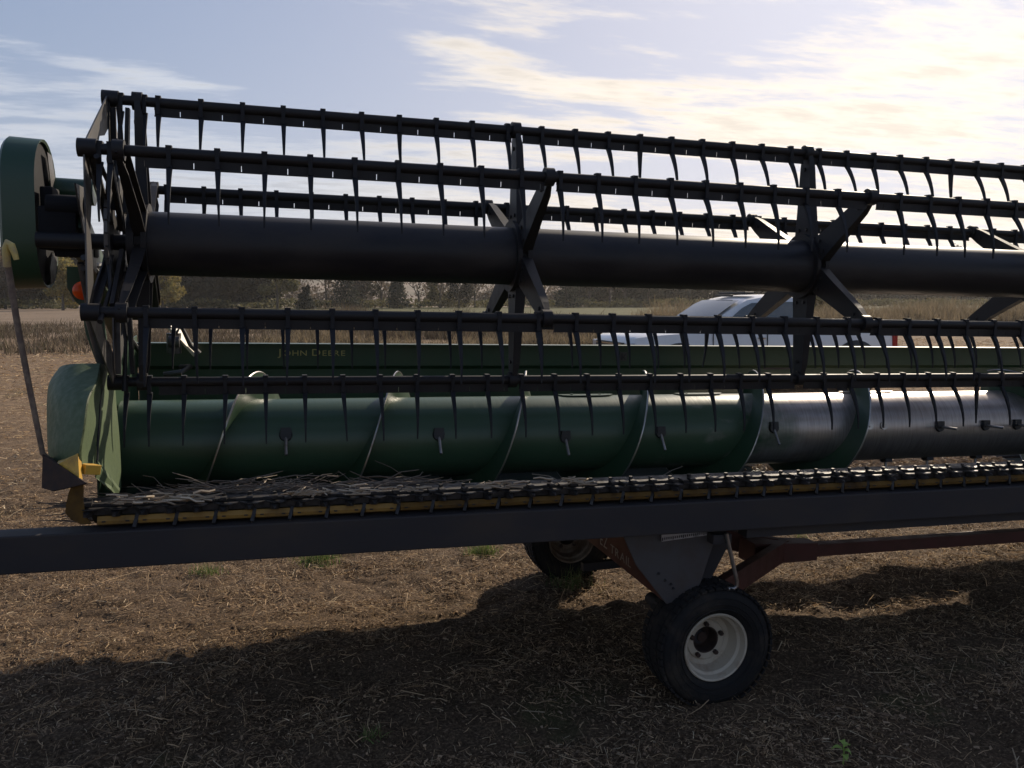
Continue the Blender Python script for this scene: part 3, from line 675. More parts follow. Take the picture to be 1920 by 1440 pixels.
for i in range(6):
    d = Vector((0, V6[i].y, V6[i].z)).normalized(); s_ = Vector((0, -d.z, d.y)); b = MB(); o0 = Vector((X0 + .006, 0, 0))
    b.prism([o0 + d * .10 - s_ * .055, o0 + d * .24 - s_ * .030, o0 + d * .44 - s_ * .036, o0 + d * .54 - s_ * .018, o0 + d * .54 + s_ * .018, o0 + d * .44 + s_ * .036, o0 + d * .24 + s_ * .030, o0 + d * .10 + s_ * .055], (.005, 0, 0))
    b.prism([o0 + d * .12 - s_ * .006 + Vector((.005, 0, 0)), o0 + d * .50 - s_ * .006 + Vector((.005, 0, 0)), o0 + d * .50 + s_ * .006 + Vector((.005, 0, 0)), o0 + d * .12 + s_ * .006 + Vector((.005, 0, 0))], (.018, 0, 0))
    b.build('end_spoke', M['black'] if i % 2 else M['plate'], HD, fix=False)
    c = MB(); c.cyl(Vector((-.118, V6[i].y * .965, V6[i].z * .965)), Vector((-.06, V6[i].y * .965, V6[i].z * .965)), .03, 14); c.build('bat_bearing', M['black'], HD, fix=False)
# eccentric control ring, offset from the hub, with curved rods
b = MB(); c0 = (-.07, -.055, .02); pts = [Vector(c0) + Vector((0, .205 * cos(t), .205 * sin(t))) for t in np.linspace(0, 2 * pi, 33)]
for p_, q_ in zip(pts[:-1], pts[1:]): b.bar(p_, q_, .012, .05, up=((p_ + q_) / 2 - Vector(c0)).normalized())
b.build('eccentric_ring', M['plate'], HD, fix=False)
for i, (k_, (y, z)) in enumerate(BATS.items()):
    b = MB(); base = Vector(c0) + Vector((0, y, z)).normalized() * .2; tip = Vector((-.055, y - .05, z - .03))
    mid = base.lerp(tip, .5) + Vector((.012, .035, .0)); b.tube([base, mid, tip], [.008, .007, .009], 8); b.build('control_rod', M['black'], HD, fix=False)
for i in range(6):                                       # second set of long struts beside the spider
    a_ = radians(60 * i + 30) + A0; d = Vector((0, cos(a_), sin(a_)))
    b = MB(); b.bar(Vector((-.045, 0, 0)) + d * .11, Vector((-.03, 0, 0)) + d * (R - .03), .014, .055, up=(0, -d.z, d.y), h2=.034); b.build('end_strut', M['black'], HD, fix=False)
b = MB(); b.cyl((-.35, 0, 0), (-.03, 0, 0), .03, 20); b.cyl((-.105, 0, 0), (-.088, 0, 0), .115, 30); b.build('drive_shaft', M['black'], HD)

# belt shield: obround, open to the inside
def obround(x, yc, z0, z1, r_, n=14):
    pts = []
    for i in range(n + 1): t = pi * i / n; pts.append(Vector((x, yc + r_ * cos(t), z1 - r_ + r_ * sin(t))))
    for i in range(n + 1): t = pi + pi * i / n; pts.append(Vector((x, yc + r_ * cos(t), z0 + r_ + r_ * sin(t))))
    return pts
b = MB(); P0 = obround(-.462, .18, -.185, .392, .180); P1 = obround(-.352, .18, -.18, .388, .178); P2 = obround(-.356, .18, -.17, .378, .168); P3 = obround(-.450, .18, -.175, .383, .172)
P00 = obround(-.474, .18, -.172, .380, .166)
n = len(P0)
rim = P00 + P0 + P1 + P2 + P3; fs = []
for rr_ in range(4):
    for i in range(n): fs.append((rr_ * n + i, rr_ * n + (i + 1) % n, (rr_ + 1) * n + (i + 1) % n, (rr_ + 1) * n + i))
b.add(rim, fs, True); b.add(P00, [tuple(range(n))]); b.add(P3, [tuple(range(n))[::-1]])
bs = b.build('belt_shield', M['green'], HD)
b = MB(); b.lathe([(.02, 0), (.07, 0), (.075, -.02), (.075, -.05), (.07, -.06), (.02, -.06)], (-.375, .18, .26), 'X', 24); b.lathe([(.02, 0), (.12, 0), (.125, -.02), (.125, -.05), (.12, -.06), (.02, -.06)], (-.375, .17, .0), 'X', 32); b = MB(); PP = obround(-.372, .18, -.165, .373, .163); b.prism(PP, (.006, 0, 0)); b.build('interior_shade_panel', M['matte'], bs, fix=False)  # black panel added across the opening, standing in for the shaded interior
b = MB(); b.prism([(-.350, .20, .345), (-.350, .27, .34), (-.350, .31, .27), (-.350, .30, .15), (-.350, .25, .20)], (.003, 0, 0)); b.build('inner_plate', M['plate'], bs)
b = MB(); b.prism([(-.352, .22, -.06), (-.352, .33, -.02), (-.352, .30, -.10), (-.352, .26, -.15), (-.352, .20, -.165), (-.352, .19, -.10)], (.003, 0, 0)); b.build('inner_plate', M['plate'], bs)
# drive housing, reel lift arm
b = MB(); b.box(-.345, -.215, .0, .20, -.035, .125); b.box(-.345, -.30, .04, .16, .12, .20); b.box(-.30, -.16, .03, .12, -.06, .02); b.cyl((-.32, .03, .13), (-.18, .03, .13), .04, 20); b.build('drive_housing', M['matte'], HD, .008)
b = MB(); b.prism([(-.195, -.12, .20), (-.195, .02, .20), (-.195, .10, .06), (-.195, .0, .03)], (.006, 0, 0)); b.prism([(-.17, -.08, .02), (-.17, .1, -.03), (-.17, .08, -.12), (-.17, -.02, -.09)], (.006, 0, 0)); b.build('guard_plate', M['plate'], HD)
b = MB(); b.cyl(hp(84, 356, .34), hp(178, 362, .34), .052, 28); b.build('reel_arm_cross_tube', M['green'], HD)
b = MB(); b.bar((-.235, .05, .10), (-.235, 1.12, -.42), .07, .11); b.build('reel_arm', M['green'], HD, .01)
b = MB(); b.tube([(-.19, -.02, -.06), (-.17, .15, -.12), (-.13, .3, -.2), (-.12, .5, -.38), (-.1, .8, -.5)], .012, 8); b.tube([(-.2, .02, -.1), (-.15, .2, -.08), (-.16, .35, -.14), (-.17, .6, -.4)], .011, 8); b.build('hydraulic_hose', M['trim'], HD)
b = MB(); b.cyl((-.16, .25, -.55), (-.2, .12, -.25), .028, 16); b.cyl((-.2, .12, -.25), (-.215, .06, -.08), .014, 12); b.build('lift_cylinder', M['plate'], HD)
b = MB(); b.bar((-.10, 1.0, -.235), (.125, 1.02, -.505), .062, .012, up=(.7, -.45, .55)); b.build('brace_bar', M['cream'], HD, .003)
b = MB(); b.cyl((.02, 1.0, -.50), (.02, 1.0, -.40), .035, 14); b.cyl((.0, .96, -.44), (.05, .96, -.44), .03, 12); b.tube([(.02, .98, -.42), (.06, .95, -.36), (.1, .99, -.46), (.14, 1.0, -.50)], .013, 8); b.build('hydraulic_valve', M['plate'], HD)
b = MB(); b.tube([(-.02, .92, -.60), (.06, .9, -.585), (.10, .92, -.56), (.05, 1.0, -.57)], .014, 8); b.build('coupler', M['plate'], HD)
# warning lamp on its bracket
b = MB(); b.prism([hp(125, 500, .62), hp(165, 500, .62), hp(170, 590, .62), hp(142, 566, .62), hp(126, 540, .62)], (0, .01, 0)); lb = b.build('lamp_bracket', M['green'], HD)
b = MB(); cc = hp(155, 545, .60); b.lathe([(.0, -.05), (.022, -.045), (.036, -.03), (.040, -.01), (.040, .012), (.0, .014)], cc, 'Y', 24); b.build('warning_lamp', M['amber'], HD)
b = MB(); b.prism([hp(131, 549, .60), hp(140, 566, .60), hp(136, 564, .60)], (0, .008, 0)); b.build('marker', M['white'], lb)
# side sheet, back sheet, floor pan
b = MB(); b.prism([(-.165, .0, -.55), (-.165, .0, -1.02), (-.165, .35, -1.16), (-.165, 1.12, -1.2), (-.165, 1.12, -.42), (-.165, .55, -.44), (-.165, .2, -.50)], (-.006, 0, 0)); b.build('end_sheet', M['green'], HD)
b = MB(); b.prism([hp(152, 575, .75), hp(170, 560, .75), hp(195, 600, .75), hp(205, 680, .75), hp(180, 680, .75), hp(160, 625, .75)], (0, .02, 0)); b.build('end_gusset', M['green'], HD, .004)
OL, OR = 3.50, 5.60
bk = MB()
def bsheet(x0, x1, lo):
    pr = [(1.095, -.462), (1.115, -.462), (1.115, -.575), (1.135, -.595), (1.135, lo)] 
    bk.ribbon([[(x0, y, z), (x1, y, z)] for y, z in pr], thick=(0, .006, 0), smooth=False)
bsheet(-.165, OL, -1.20); bsheet(OR, XE, -1.20); bsheet(OL, OR, -.70)
bk.box(-.165, XE, 1.09, 1.165, -.4625, -.4560)
bk.box(-.165, XE, 1.15, 1.27, -.66, -.54)
bs_ = bk.build('back_sheet', M['green'], HD, fix=False)
b = MB(); b.ribbon([[(x, y, z) for x in (-.165, XE)] for y, z in [(-.34, -.945), (-.24, -.95), (-.10, -1.05), (.10, -1.12), (.30, -1.165), (.6, -1.185), (.97, -1.193)]], thick=(0, 0, -.006), smooth=False)
for xa, xb in ((-.165, OL), (OR, XE)): b.box(xa, xb, .9705, 1.14, -1.205, -1.193); b.box(xa, xb, 1.142, 1.25, -1.24, -1.14)
b.build('floor_pan', M['pan'], HD, fix=False)
b = MB()
for x in (OL - .02, OR + .01): b.box(x, x + .012, 1.142, 1.6, -1.2, -.66)
b.build('throat_frame', M['green'], HD)
# lettering and markings on the back sheet
def put(me, v, o_, ux, uy, nrm, name, parent):
    P = np.array(o_)[None] + v[:, :1] * np.array(ux) + v[:, 1:2] * np.array(uy) + v[:, 2:3] * np.array(nrm)
    me.vertices.foreach_set('co', P.astype(np.float32).ravel()); me.update(); return link(name, me, parent)
def letters(s_, sizes, o_, ux, uy, nrm, total, m, parent, bold=.0):
    x = 0; ms = []
    items = [text(c, sz, .0006, m) + (sz,) for c, sz in zip(s_, sizes) if c != ' ']
    adv = []; i = 0; ws = []
    for c, sz in zip(s_, sizes):
        if c == ' ': adv.append(None); continue
        adv.append(items[i]); i += 1
    W_ = sum((a[1][:, 0].max() - a[1][:, 0].min() + .18 * a[2]) if a else .28 * sizes[0] for a in adv); k = total / W_
    vs = []; fs = []; n0 = 0
    for a in adv:
        if a is None: x += .28 * sizes[0]; continue
        me, v, sz = a; v = v.copy(); v[:, 0] -= v[:, 0].min(); w_ = v[:, 0].max(); v[:, 0] = v[:, 0] * k + x * k; x += w_ + .18 * sz
        P = np.array(o_)[None] + v[:, :1] * np.array(ux) + v[:, 1:2] * np.array(uy) + v[:, 2:3] * np.array(nrm)
        vs += [tuple(q) for q in P]; fs += [tuple(i_ + n0 for i_ in p_.vertices) for p_ in me.polygons]; n0 += len(P); bpy.data.meshes.remove(me)
    me = bpy.data.meshes.new('lettering'); me.from_pydata(vs, [], fs); me.materials.append(m); return link('lettering', me, parent)
letters('JOHN DEERE', [.052, .041, .041, .041, .041, .052, .041, .041, .041, .041], (.52, 1.0915, -.519), (1, 0, 0), (0, 0, 1), (0, -1, 0), .36, M['decal'], bs_)
b = MB(); q0 = hp(1161, 660, 1.1); b.box(q0.x, q0.x + .045, 1.0885, 1.0925, -.545, -.495); b.build('reflector', M['greyp'], bs_)
b = MB(); b.box(q0.x + .008, q0.x + .018, 1.0870, 1.0886, -.540, -.502); b.bar((q0.x + .018, 1.0876, -.528), (q0.x + .036, 1.0876, -.505), .002, .006, up=(0, 0, 1)); b.bar((q0.x + .020, 1.0876, -.522), (q0.x + .036, 1.0876, -.538), .002, .006); b.build('reflector_mark', M['dark'], bs_)
for a_, c_, d_ in (((1453, 683), (1480, 683), .012), ((1432, 691), (1482, 691), .012), ((1780, 687), (1815, 688), .010)):
    u = hp(*a_, 1.13); v = hp(*c_, 1.13); b = MB(); b.box(u.x, v.x, 1.1315, 1.1345, u.z - d_ / 2, u.z + d_ / 2); b.build('warning_decal', M['greyp'], bs_)
# auger
AY, AZ, AR, FR = .45, -.855, .19, .313
b = MB(); b.cyl((-.145, AY, AZ), (XE - .05, AY, AZ), AR, 72); au = b.build('auger_tube', M['auger'], HD)
def flight(x0, t0, t1, pitch, hand, name='auger_flighting'):
    b = MB(); rows = []; n = int(abs(t1 - t0) * 10)
    for i in range(n + 1):
        t = t0 + (t1 - t0) * i / n; x = x0 - hand * pitch * t / (2 * pi)
        rows.append([Vector((x + .004 * (rr_ > .25), AY - rr_ * sin(t), AZ + rr_ * cos(t))) for rr_ in (AR - .004, .235, .27, FR)])
    b.ribbon(rows, thick=(.005, 0, 0)); fo = b.build(name, M['green'], HD, fix=False)
    e = MB(); e.tube([r_[-1] + Vector((.0025, 0, 0)) for r_ in rows], .0042, 5); e.build('worn_edge', M['steel'], fo, fix=False); return fo
flight(3.577 + .02, -.6, 2 * pi * 5.75, .637, 1)
flight(4.62, -.3, 2 * pi * 5.9, .637, -1)
# auger fingers with their guides
def finger(x, y, z, d, L_=.11):
    b = MB(); n_ = Vector((0, y - AY, z - AZ)).normalized(); c = Vector((x, AY, AZ)) + n_ * AR; d = Vector(d).normalized()
    b.tube([c - d * .02, c + d * L_], .0075, 8); f_ = b.build('finger', M['steel'], au)
    b = MB(); b.tube([c - n_ * .01, c + n_ * .012], [.032, .026], 14); b.box(-.022, .022, -.01, .016, -.006, .03, Matrix.Translation(c) @ n_.to_track_quat('Y', 'Z').to_matrix().to_4x4()); b.build('finger_guide', M['trim'], f_)
for x, z in ((.543, -.80), (1.224, -.815), (1.84, -.84), (2.34, -.83), (2.98, -.82)): finger(x, .27, z, (0, -.62, -.78), .10)
for x in (4.02, 4.33, 4.55): finger(x, .262, -.835, (0, -1, .06), .13)
for x in (3.8, 4.08, 4.42): finger(x, .40, -1.05, (0, -.2, -1), .10)
finger(5.2, .27, -.83, (0, -.7, -.7))
for px_, py_ in ((1630, 798), (1657, 798)):
    c = hp(px_, py_, .262); n_ = Vector((0, c.y - AY, c.z - AZ)).normalized(); c = Vector((c.x, AY, AZ)) + n_ * AR; b = MB(); b.tube([c, c + n_ * .006], .022, 20); b.tube([c + n_ * .006, c + n_ * .016], .011, 6); b.build('bolt', M['steel'], au)
for x0, x1 in ((1.86, 2.16), (2.50, 2.78), (3.50, 3.86)):                    # curved access covers
    rows = []
    for i in range(13):
        u = i / 12; half = .17 * (1 - (2 * u - 1) ** 4) ** .5; x = x0 + (x1 - x0) * u
        rows.append([Vector((x, AY - (AR + .005) * sin(t), AZ + (AR + .005) * cos(t))) for t in np.linspace(-.02 - half, -.02 + half, 7)])
    b = MB(); b.ribbon(rows, thick=(0, 0, .002)); 
    for u in (.25, .75): c = Vector((x0 + (x1 - x0) * u, AY - .197 * sin(.0), AZ + .195)); b.cyl(c, c + Vector((0, 0, .006)), .008, 6)
    b.build('access_cover', M['auger'], au, fix=False)
# cutterbar
b = MB(); b.box(-.17, XE, -.42, -.335, -.945, -.922); b.box(-.17, XE, -.395, -.30, -.9215, -.912); cb = b.build('cutterbar', M['knife'], HD, fix=False)
b = MB()
x = -.16
while x < XE:                                            # knife sections: zig-zag sheet
    b.prism([(x, -.42, -.9185), (x + .088, -.42, -.9185), (x + .060, -.452, -.9185), (x + .028, -.452, -.9185)], (0, 0, -.003)); x += .088
b.build('knife', M['knife'], cb, fix=False)
x = -.125; k = 0
while x < 5.2:
    b = MB(); gx0 = x + random.uniform(-.002, .002); dz = random.uniform(-.003, .003)
    b.add([(gx0 - .017, -.425, -.944), (gx0 + .017, -.425, -.944), (gx0 + .017, -.425, -.926), (gx0 - .017, -.425, -.926), (gx0 - .012, -.445, -.944 + dz), (gx0 + .012, -.445, -.944 + dz), (gx0 + .011, -.445, -.924 + dz), (gx0 - .011, -.445, -.924 + dz), (gx0 - .003, -.470, -.938 + dz), (gx0 + .003, -.470, -.938 + dz), (gx0 + .003, -.470, -.932 + dz), (gx0 - .003, -.470, -.932 + dz)],
          [(3, 2, 1, 0), (0, 1, 5, 4), (1, 2, 6, 5), (2, 3, 7, 6), (3, 0, 4, 7), (4, 5, 9, 8), (5, 6, 10, 9), (6, 7, 11, 10), (7, 4, 8, 11), (8, 9, 10, 11)])
    b.box(gx0 - .011, gx0 + .011, -.43, -.39, -.9115, -.902)
    go = b.build('guard', M['knife'], cb, fix=False)
    c = MB(); c.cyl((gx0, -.385, -.9025), (gx0, -.385, -.893 + dz), .008, 6); c.build('bolt', M['knife'], go, fix=False)
    if k % 3 == 1:
        c = MB(); c.box(gx0 + .034, gx0 + .058, -.44, -.39, -.9105, -.904); c.build('hold_down_clip', M['knife'], cb, fix=False)
    x += .088; k += 1
x = -.10; k = 0
while x < 5.2:
    b = MB(); b.ribbon([[(x + .004, y, z), (x + .122, y, z)] for y, z in [(-.432, -.949), (-.440, -.962), (-.437, -.974), (-.415, -.984), (-.36, -.987)]], thick=(0, .003, .002))
    so = b.build('skid_plate', M['skidy'] if k < 8 else M['skid'], HD, fix=False)
    for u in (.025, .10): c = MB(); c.box(x + u - .006, x + u + .006, -.4425, -.4395, -.966, -.9615); c.build('slot', M['dark'], so, fix=False)
    c = MB(); c.bar((x + .131, -.425, -.945), (x + .122 - .010 * min(k, 14) / 14, -.449, -.986), .010, .012, up=(1, 0, 0)); c.build('skid_bracket', M['knife'], HD, fix=False)
    x += .130; k += 1
# crop divider, loft of four edges
rows = []
for cols in ([(112, 688, .16), (187, 682, -.02), (196, 688, .05), (203, 690, .16)],
             [(93, 716, .10), (180, 716, -.20), (190, 716, -.02), (212, 722, .16)],
             [(88, 750, .06), (164, 748, -.34), (187, 750, -.10), (216, 765, .14)],
             [(88, 800, .02), (157, 797, -.42), (184, 800, -.16), (221, 820, .12)],
             [(91, 856, -.05), (149, 848, -.46), (181, 866, -.20), (224, 880, .08)],
             [(104, 880, -.05), (152, 880, -.44), (186, 890, -.22), (224, 922, .05)]):
    rows.append([hp(*c_) for c_ in cols])
def dens(rows, n=4):                                     # smooth the loft: Catmull-Rom both ways
    def cr(P, n):
        o = []
        for i in range(len(P) - 1):
            p0 = P[max(i - 1, 0)]; p1 = P[i]; p2 = P[i + 1]; p3 = P[min(i + 2, len(P) - 1)]
            for k in range(n):
                t = k / n; o.append(.5 * ((2 * p1) + (p2 - p0) * t + (2 * p0 - 5 * p1 + 4 * p2 - p3) * t * t + (3 * p1 - p0 - 3 * p2 + p3) * t ** 3))
        return o + [P[-1]]
    cols = [cr([r_[j] for r_ in rows], n) for j in range(len(rows[0]))]
    rr_ = [[c_[i] for c_ in cols] for i in range(len(cols[0]))]
    out_ = []
    for r_ in rr_:
        a, b_, c_, d = r_; sg = []
        for p_, q_, bow in ((a, b_, .050), (b_, c_, .006), (c_, d, .0)):
            for k in range(5):
                t = k / 5; sg.append(p_.lerp(q_, t) + Vector((-.5, -1, .2)).normalized() * bow * sin(pi * t))
        out_.append(sg + [d])
    return out_
dv = dens(rows); b = MB(); b.ribbon([r_[:6] for r_ in dv], thick=(.004, .012, 0)); b.ribbon([r_[5:11] for r_ in dv], thick=(.004, .012, 0), smooth=False); b.ribbon([r_[10:] for r_ in dv], thick=(.004, .012, 0), smooth=False)
top = dv[0]; back = [p_ + Vector((0, .16, -.02)) for p_ in top]; b.ribbon([top, back])
b.ribbon([[r_[0] for r_ in dv], [Vector((-.18, .34, r_[0].z)) for r_ in dv]])
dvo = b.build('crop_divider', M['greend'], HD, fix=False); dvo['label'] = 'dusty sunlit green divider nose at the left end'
b = MB(); b.tube([hp(190, 722, -.04), hp(187, 760, -.13), hp(184, 820, -.20), hp(182, 868, -.23)], .004, 6); b.tube([hp(100, 712, .06), hp(130, 697, .02), hp(165, 692, -.03), hp(190, 694, -.03)], .003, 6); b.build('divider_seam', M['trim'], dvo)
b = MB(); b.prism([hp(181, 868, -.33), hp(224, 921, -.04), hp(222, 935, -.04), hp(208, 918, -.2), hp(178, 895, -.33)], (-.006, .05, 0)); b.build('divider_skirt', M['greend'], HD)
# yellow divider tip with the dark folded bracket, foot
b = MB(); A_ = hp(112, 858, -.30); B_ = hp(146, 850, -.46); C_ = hp(149, 902, -.50); D_ = hp(104, 872, -.40)
b.prism([A_, B_, C_, D_], (.004, .03, -.004)); b.build('divider_tip', M['yellow'], HD, .002)
b = MB(); b.prism([hp(80, 852, -.36), hp(161, 905, -.53), hp(156, 908, -.53), hp(98, 921, -.44), hp(78, 915, -.40)], (.004, .012, -.004)); b.prism([hp(80, 852, -.36), hp(161, 905, -.53), hp(150, 900, -.40), hp(108, 862, -.25)], (.0, .004, -.004)); b.build('tip_bracket', M['rust'], HD, .001)
b = MB(); b.bar(hp(152, 879, -.44), hp(182, 880, -.40), .045, .034); b.build('adjuster_block', M['yellow'], HD, .003)
ft = [hp(157, 906, -.44), hp(135, 908, -.44), hp(128, 925, -.44), hp(123, 948, -.44), hp(122, 962, -.44), hp(131, 973, -.44), hp(152, 984, -.44), hp(172, 983, -.44), hp(160, 968, -.44), hp(156, 940, -.44)]
b = MB(); b.prism(ft, (0, .008, 0)); b.build('shoe', M['skid'], HD, .002)
b = MB(); p5 = [hp(12, 466, -.42), hp(15, 500, -.40), hp(33, 610, -.38), hp(52, 710, -.36), (hp(70, 800, -.34)), hp(80, 850, -.33), hp(92, 862, -.32)]
b.tube(p5, [.0105, .011, .0105, .010, .0095, .009, .009], 12)
ro = b.build('divider_rod', M['rod'], HD)
b = MB(); b.tube([hp(13, 500, -.412), hp(11, 466, -.424), hp(15, 455, -.43), hp(21, 460, -.432), hp(27, 474, -.434), hp(31, 487, -.434)], [.012, .0125, .0125, .012, .010, .008], 12); b.build('rod_hook', M['yrod'], ro)

# loose crop lying on the header
def loose(name, n, xf, zbase, lmin, lmax, rr_, m, label, cat, seed, hgt):
    rnd_ = random.Random(seed); b = MB()
    for i in range(n):
        x, y, h_ = xf(rnd_); L_ = rnd_.uniform(lmin, lmax); a = rnd_.gauss(0, .5) + (pi if rnd_.random() < .5 else 0)
        z = zbase(y) + rnd_.random() * hgt(x) * h_; p = Vector((x, y, z)); pts = [p]; el = rnd_.gauss(0, .18)
        for k in range(3):
            a += rnd_.gauss(0, .28); el = el * .6 + rnd_.gauss(0, .15) - .05
            p = p + Vector((cos(a) * cos(el), sin(a) * cos(el) * .7, sin(el))) * L_ / 3
            if p.z < zbase(p.y) + .004: p.z = zbase(p.y) + .004
            pts.append(p.copy())
        r0 = rr_ * rnd_.uniform(.6, 1.5); b.tube(pts, [r0, r0, r0 * .9, r0 * .7], 4, False)
    o = b.build(name, m, None, fix=False); o.matrix_world = H4; tag(o, label, cat, kind='stuff')
pan_z = lambda y: float(np.interp(y, [-.5, -.40, -.34, -.24, -.10, .10, .30, .6, 1.14], [-.905, -.905, -.94, -.943, -1.043, -1.113, -1.158, -1.178, -1.193]))
heap = lambda x: .006 + .070 * math.exp(-((x - .45) / .26) ** 2) + .05 * math.exp(-((x - .95) / .13) ** 2) + .03 * math.exp(-((x - .1) / .1) ** 2)
loose('crop_residue', 1900, lambda r_: (r_.uniform(-.14, 1.15) if r_.random() < .97 else r_.uniform(1.1, 2.4), r_.uniform(-.33, .02), 1), pan_z, .05, .26, .0017, M['greystraw'], 'heap of grey dry stems lying behind the knife at the left end', 'crop residue', 51, heap)
loose('crop_residue', 200, lambda r_: (r_.choice([.0, .08, .15, .22, .58, .66, .75, .78, .95, 1.30, 1.36, 1.6, 1.66]) + r_.gauss(0, .03), r_.uniform(-.46, -.33), 1), pan_z, .03, .09, .0034, M['paleStraw'.lower()], 'pale sunlit pods and straw bits caught on the knife guards', 'crop residue', 52, lambda x: .022)
loose('crop_residue', 4200, lambda r_: (r_.choice([3.55, 3.85, 4.15, 4.5, 4.8]) + r_.gauss(0, .11), r_.uniform(.66, .96), 1), pan_z, .02, .07, .006, M['paleStraw'.lower()], 'bright chaff heaps below the bare steel middle of the auger', 'crop residue', 53, lambda x: .035)

# ------------------------------------------------------------------ header trailer
TR = root('header_trailer', Matrix.Translation((2.25, .5, 0)), 'charcoal and faded red four-wheel header trailer under the combine header', 'trailer')
TO = Vector((2.25, .5, 0))
TT = lambda p: H2W(p) - TO                              # header-frame points -> trailer coordinates
TW = lambda p: Vector(p) - TO
b = MB(TT); b.box(-.62, 9.2, -.475, -.375, -1.120, -.990); bm_ = b.build('front_beam', M['beam'], TR, .006)
b = MB(TT); b.box(2.42, 9.0, -.44, -.37, -1.165, -1.127); b.build('beam_flange', M['beam'], TR)
b = MB(TT); b.box(-.3, 9.0, 1.13, 1.29, -1.45, -1.215); b.box(.2, .28, -.37, 1.16, -1.36, -1.29) if 0 else None; b.build('rear_beam', M['beam'], TR, .006)
# axle: red box running away from the viewer, grey upright bracket, wheels
b = MB(TT); q = [(2.10, -.33, -1.46), (2.10, 1.42, -1.46), (2.10, 1.42, -1.30), (2.10, .9, -1.22), (2.10, -.33, -1.17)]
b.prism(q, (.09, 0, 0)); ax = b.build('axle_beam', M['red'], TR, .004)
b = MB(TT); b.prism([hp(1168, 1003, -.385), hp(1348, 990, -.385), hp(1312, 1098, -.385), hp(1290, 1120, -.385), hp(1250, 1133, -.385), hp(1193, 1060, -.385)], (0, .012, 0)); b.build('upright_bracket', M['greyp'], TR, .002)
b = MB(TT); b.bar(hp(1352, 1005, -.30), hp(1300, 1105, -.30), .07, .06, up=(0, 1, 0)); b.build('strut', M['beam'], TR, .003)
b = MB(TT)
for px_, py_ in ((1235, 1075), (1247, 1088), (1258, 1095), (1262, 1103)):
    c = hp(px_, py_, -.386); b = MB(TT); b.cyl(c, c + Vector((0, -.006, 0)), .005, 8); b.build('bolt', M['dark'], TR)
# letters on the red axle face, reading down the slope
o_ = TT(hp(1135, 1052, .22)); 
c_ = H4.to_3x3()
ux = (c_ @ Vector((0, -1, 0))); uz = (c_ @ Vector((0, .0, 1))); nr = (c_ @ Vector((-1, 0, 0)))
for wd_, sz_, y_, tot in (('EZ', .085, .40, .105), ('TRAIL', .06, .265, .265)):
    lo = letters(wd_, [sz_] * len(wd_), (0, 0, 0), (1, 0, 0), (0, 1, 0), (0, 0, 1), tot, M['white'], None); oo = TT((2.0985, y_, -1.425))
    for v in lo.data.vertices: v.co = oo + ux * v.co.x + uz * v.co.y + nr * v.co.z
    lo.parent = ax
# tongue: A-frame bars and long pole
b = MB(TW); apex = Vector((3.22, .52, .315))
b.bar((2.30, -.22, .36), apex, .05, .11); b.bar((2.30, 1.25, .40), apex, .05, .11); b.build('tongue_frame', M['red'], TR, .004)
b = MB(TW); b.bar((2.98, .52, .325), (3.40, .52, .30), .16, .12, w2=.11, h2=.10); b.bar((3.38, .52, .300), (9.5, .60, .13), .07, .07); b.build('tongue', M['red'], TR, .005)
# clamp, ruler-like slotted strip, bent handle
b = MB(TT); u = hp(1240, 1009, -.40); v = hp(1325, 997, -.40); b.bar(u, v, .004, .030); sl = b.build('slotted_strip', M['alu'], TR)
b = MB(TT)
for i in range(22):
    t = (i + .5) / 22; c = u.lerp(v, t) + Vector((0, -.003, -.004)); b.box(c.x - .0022, c.x + .0022, c.y - .001, c.y, c.z - .004 - .003 * (i % 5 == 0), c.z + .006)
b.build('strip_mark', M['dark'], sl)
b = MB(TT); c = hp(1350, 999, -.42); b.box(c.x - .04, c.x + .045, c.y - .02, c.y + .06, c.z - .045, c.z - .003); b.bar(hp(1325, 994, -.44), hp(1368, 992, -.44), .02, .008); b.cyl(hp(1349, 996, -.45), hp(1348, 980, -.45), .007, 8); b.cyl(hp(1340, 986, -.45), hp(1356, 986, -.45), .005, 8); b.build('clamp', M['beam'], TR, .002)
b = MB(TT); b.tube([hp(1362, 1000, -.45), hp(1367, 1025, -.45), hp(1375, 1060, -.45), hp(1382, 1090, -.45), hp(1382, 1098, -.45), hp(1376, 1104, -.45), hp(1360, 1104, -.44), hp(1340, 1107, -.43)], .0085, 10); b.build('handle_rod', M['steel'], TR)
b = MB(TW); b.box(1.98, 2.6, .42, .46, .33, .37); b.cyl((2.25, -.30, .235), (2.25, .2, .24), .03, 16); b.build('spindle', M['beam'], TR)
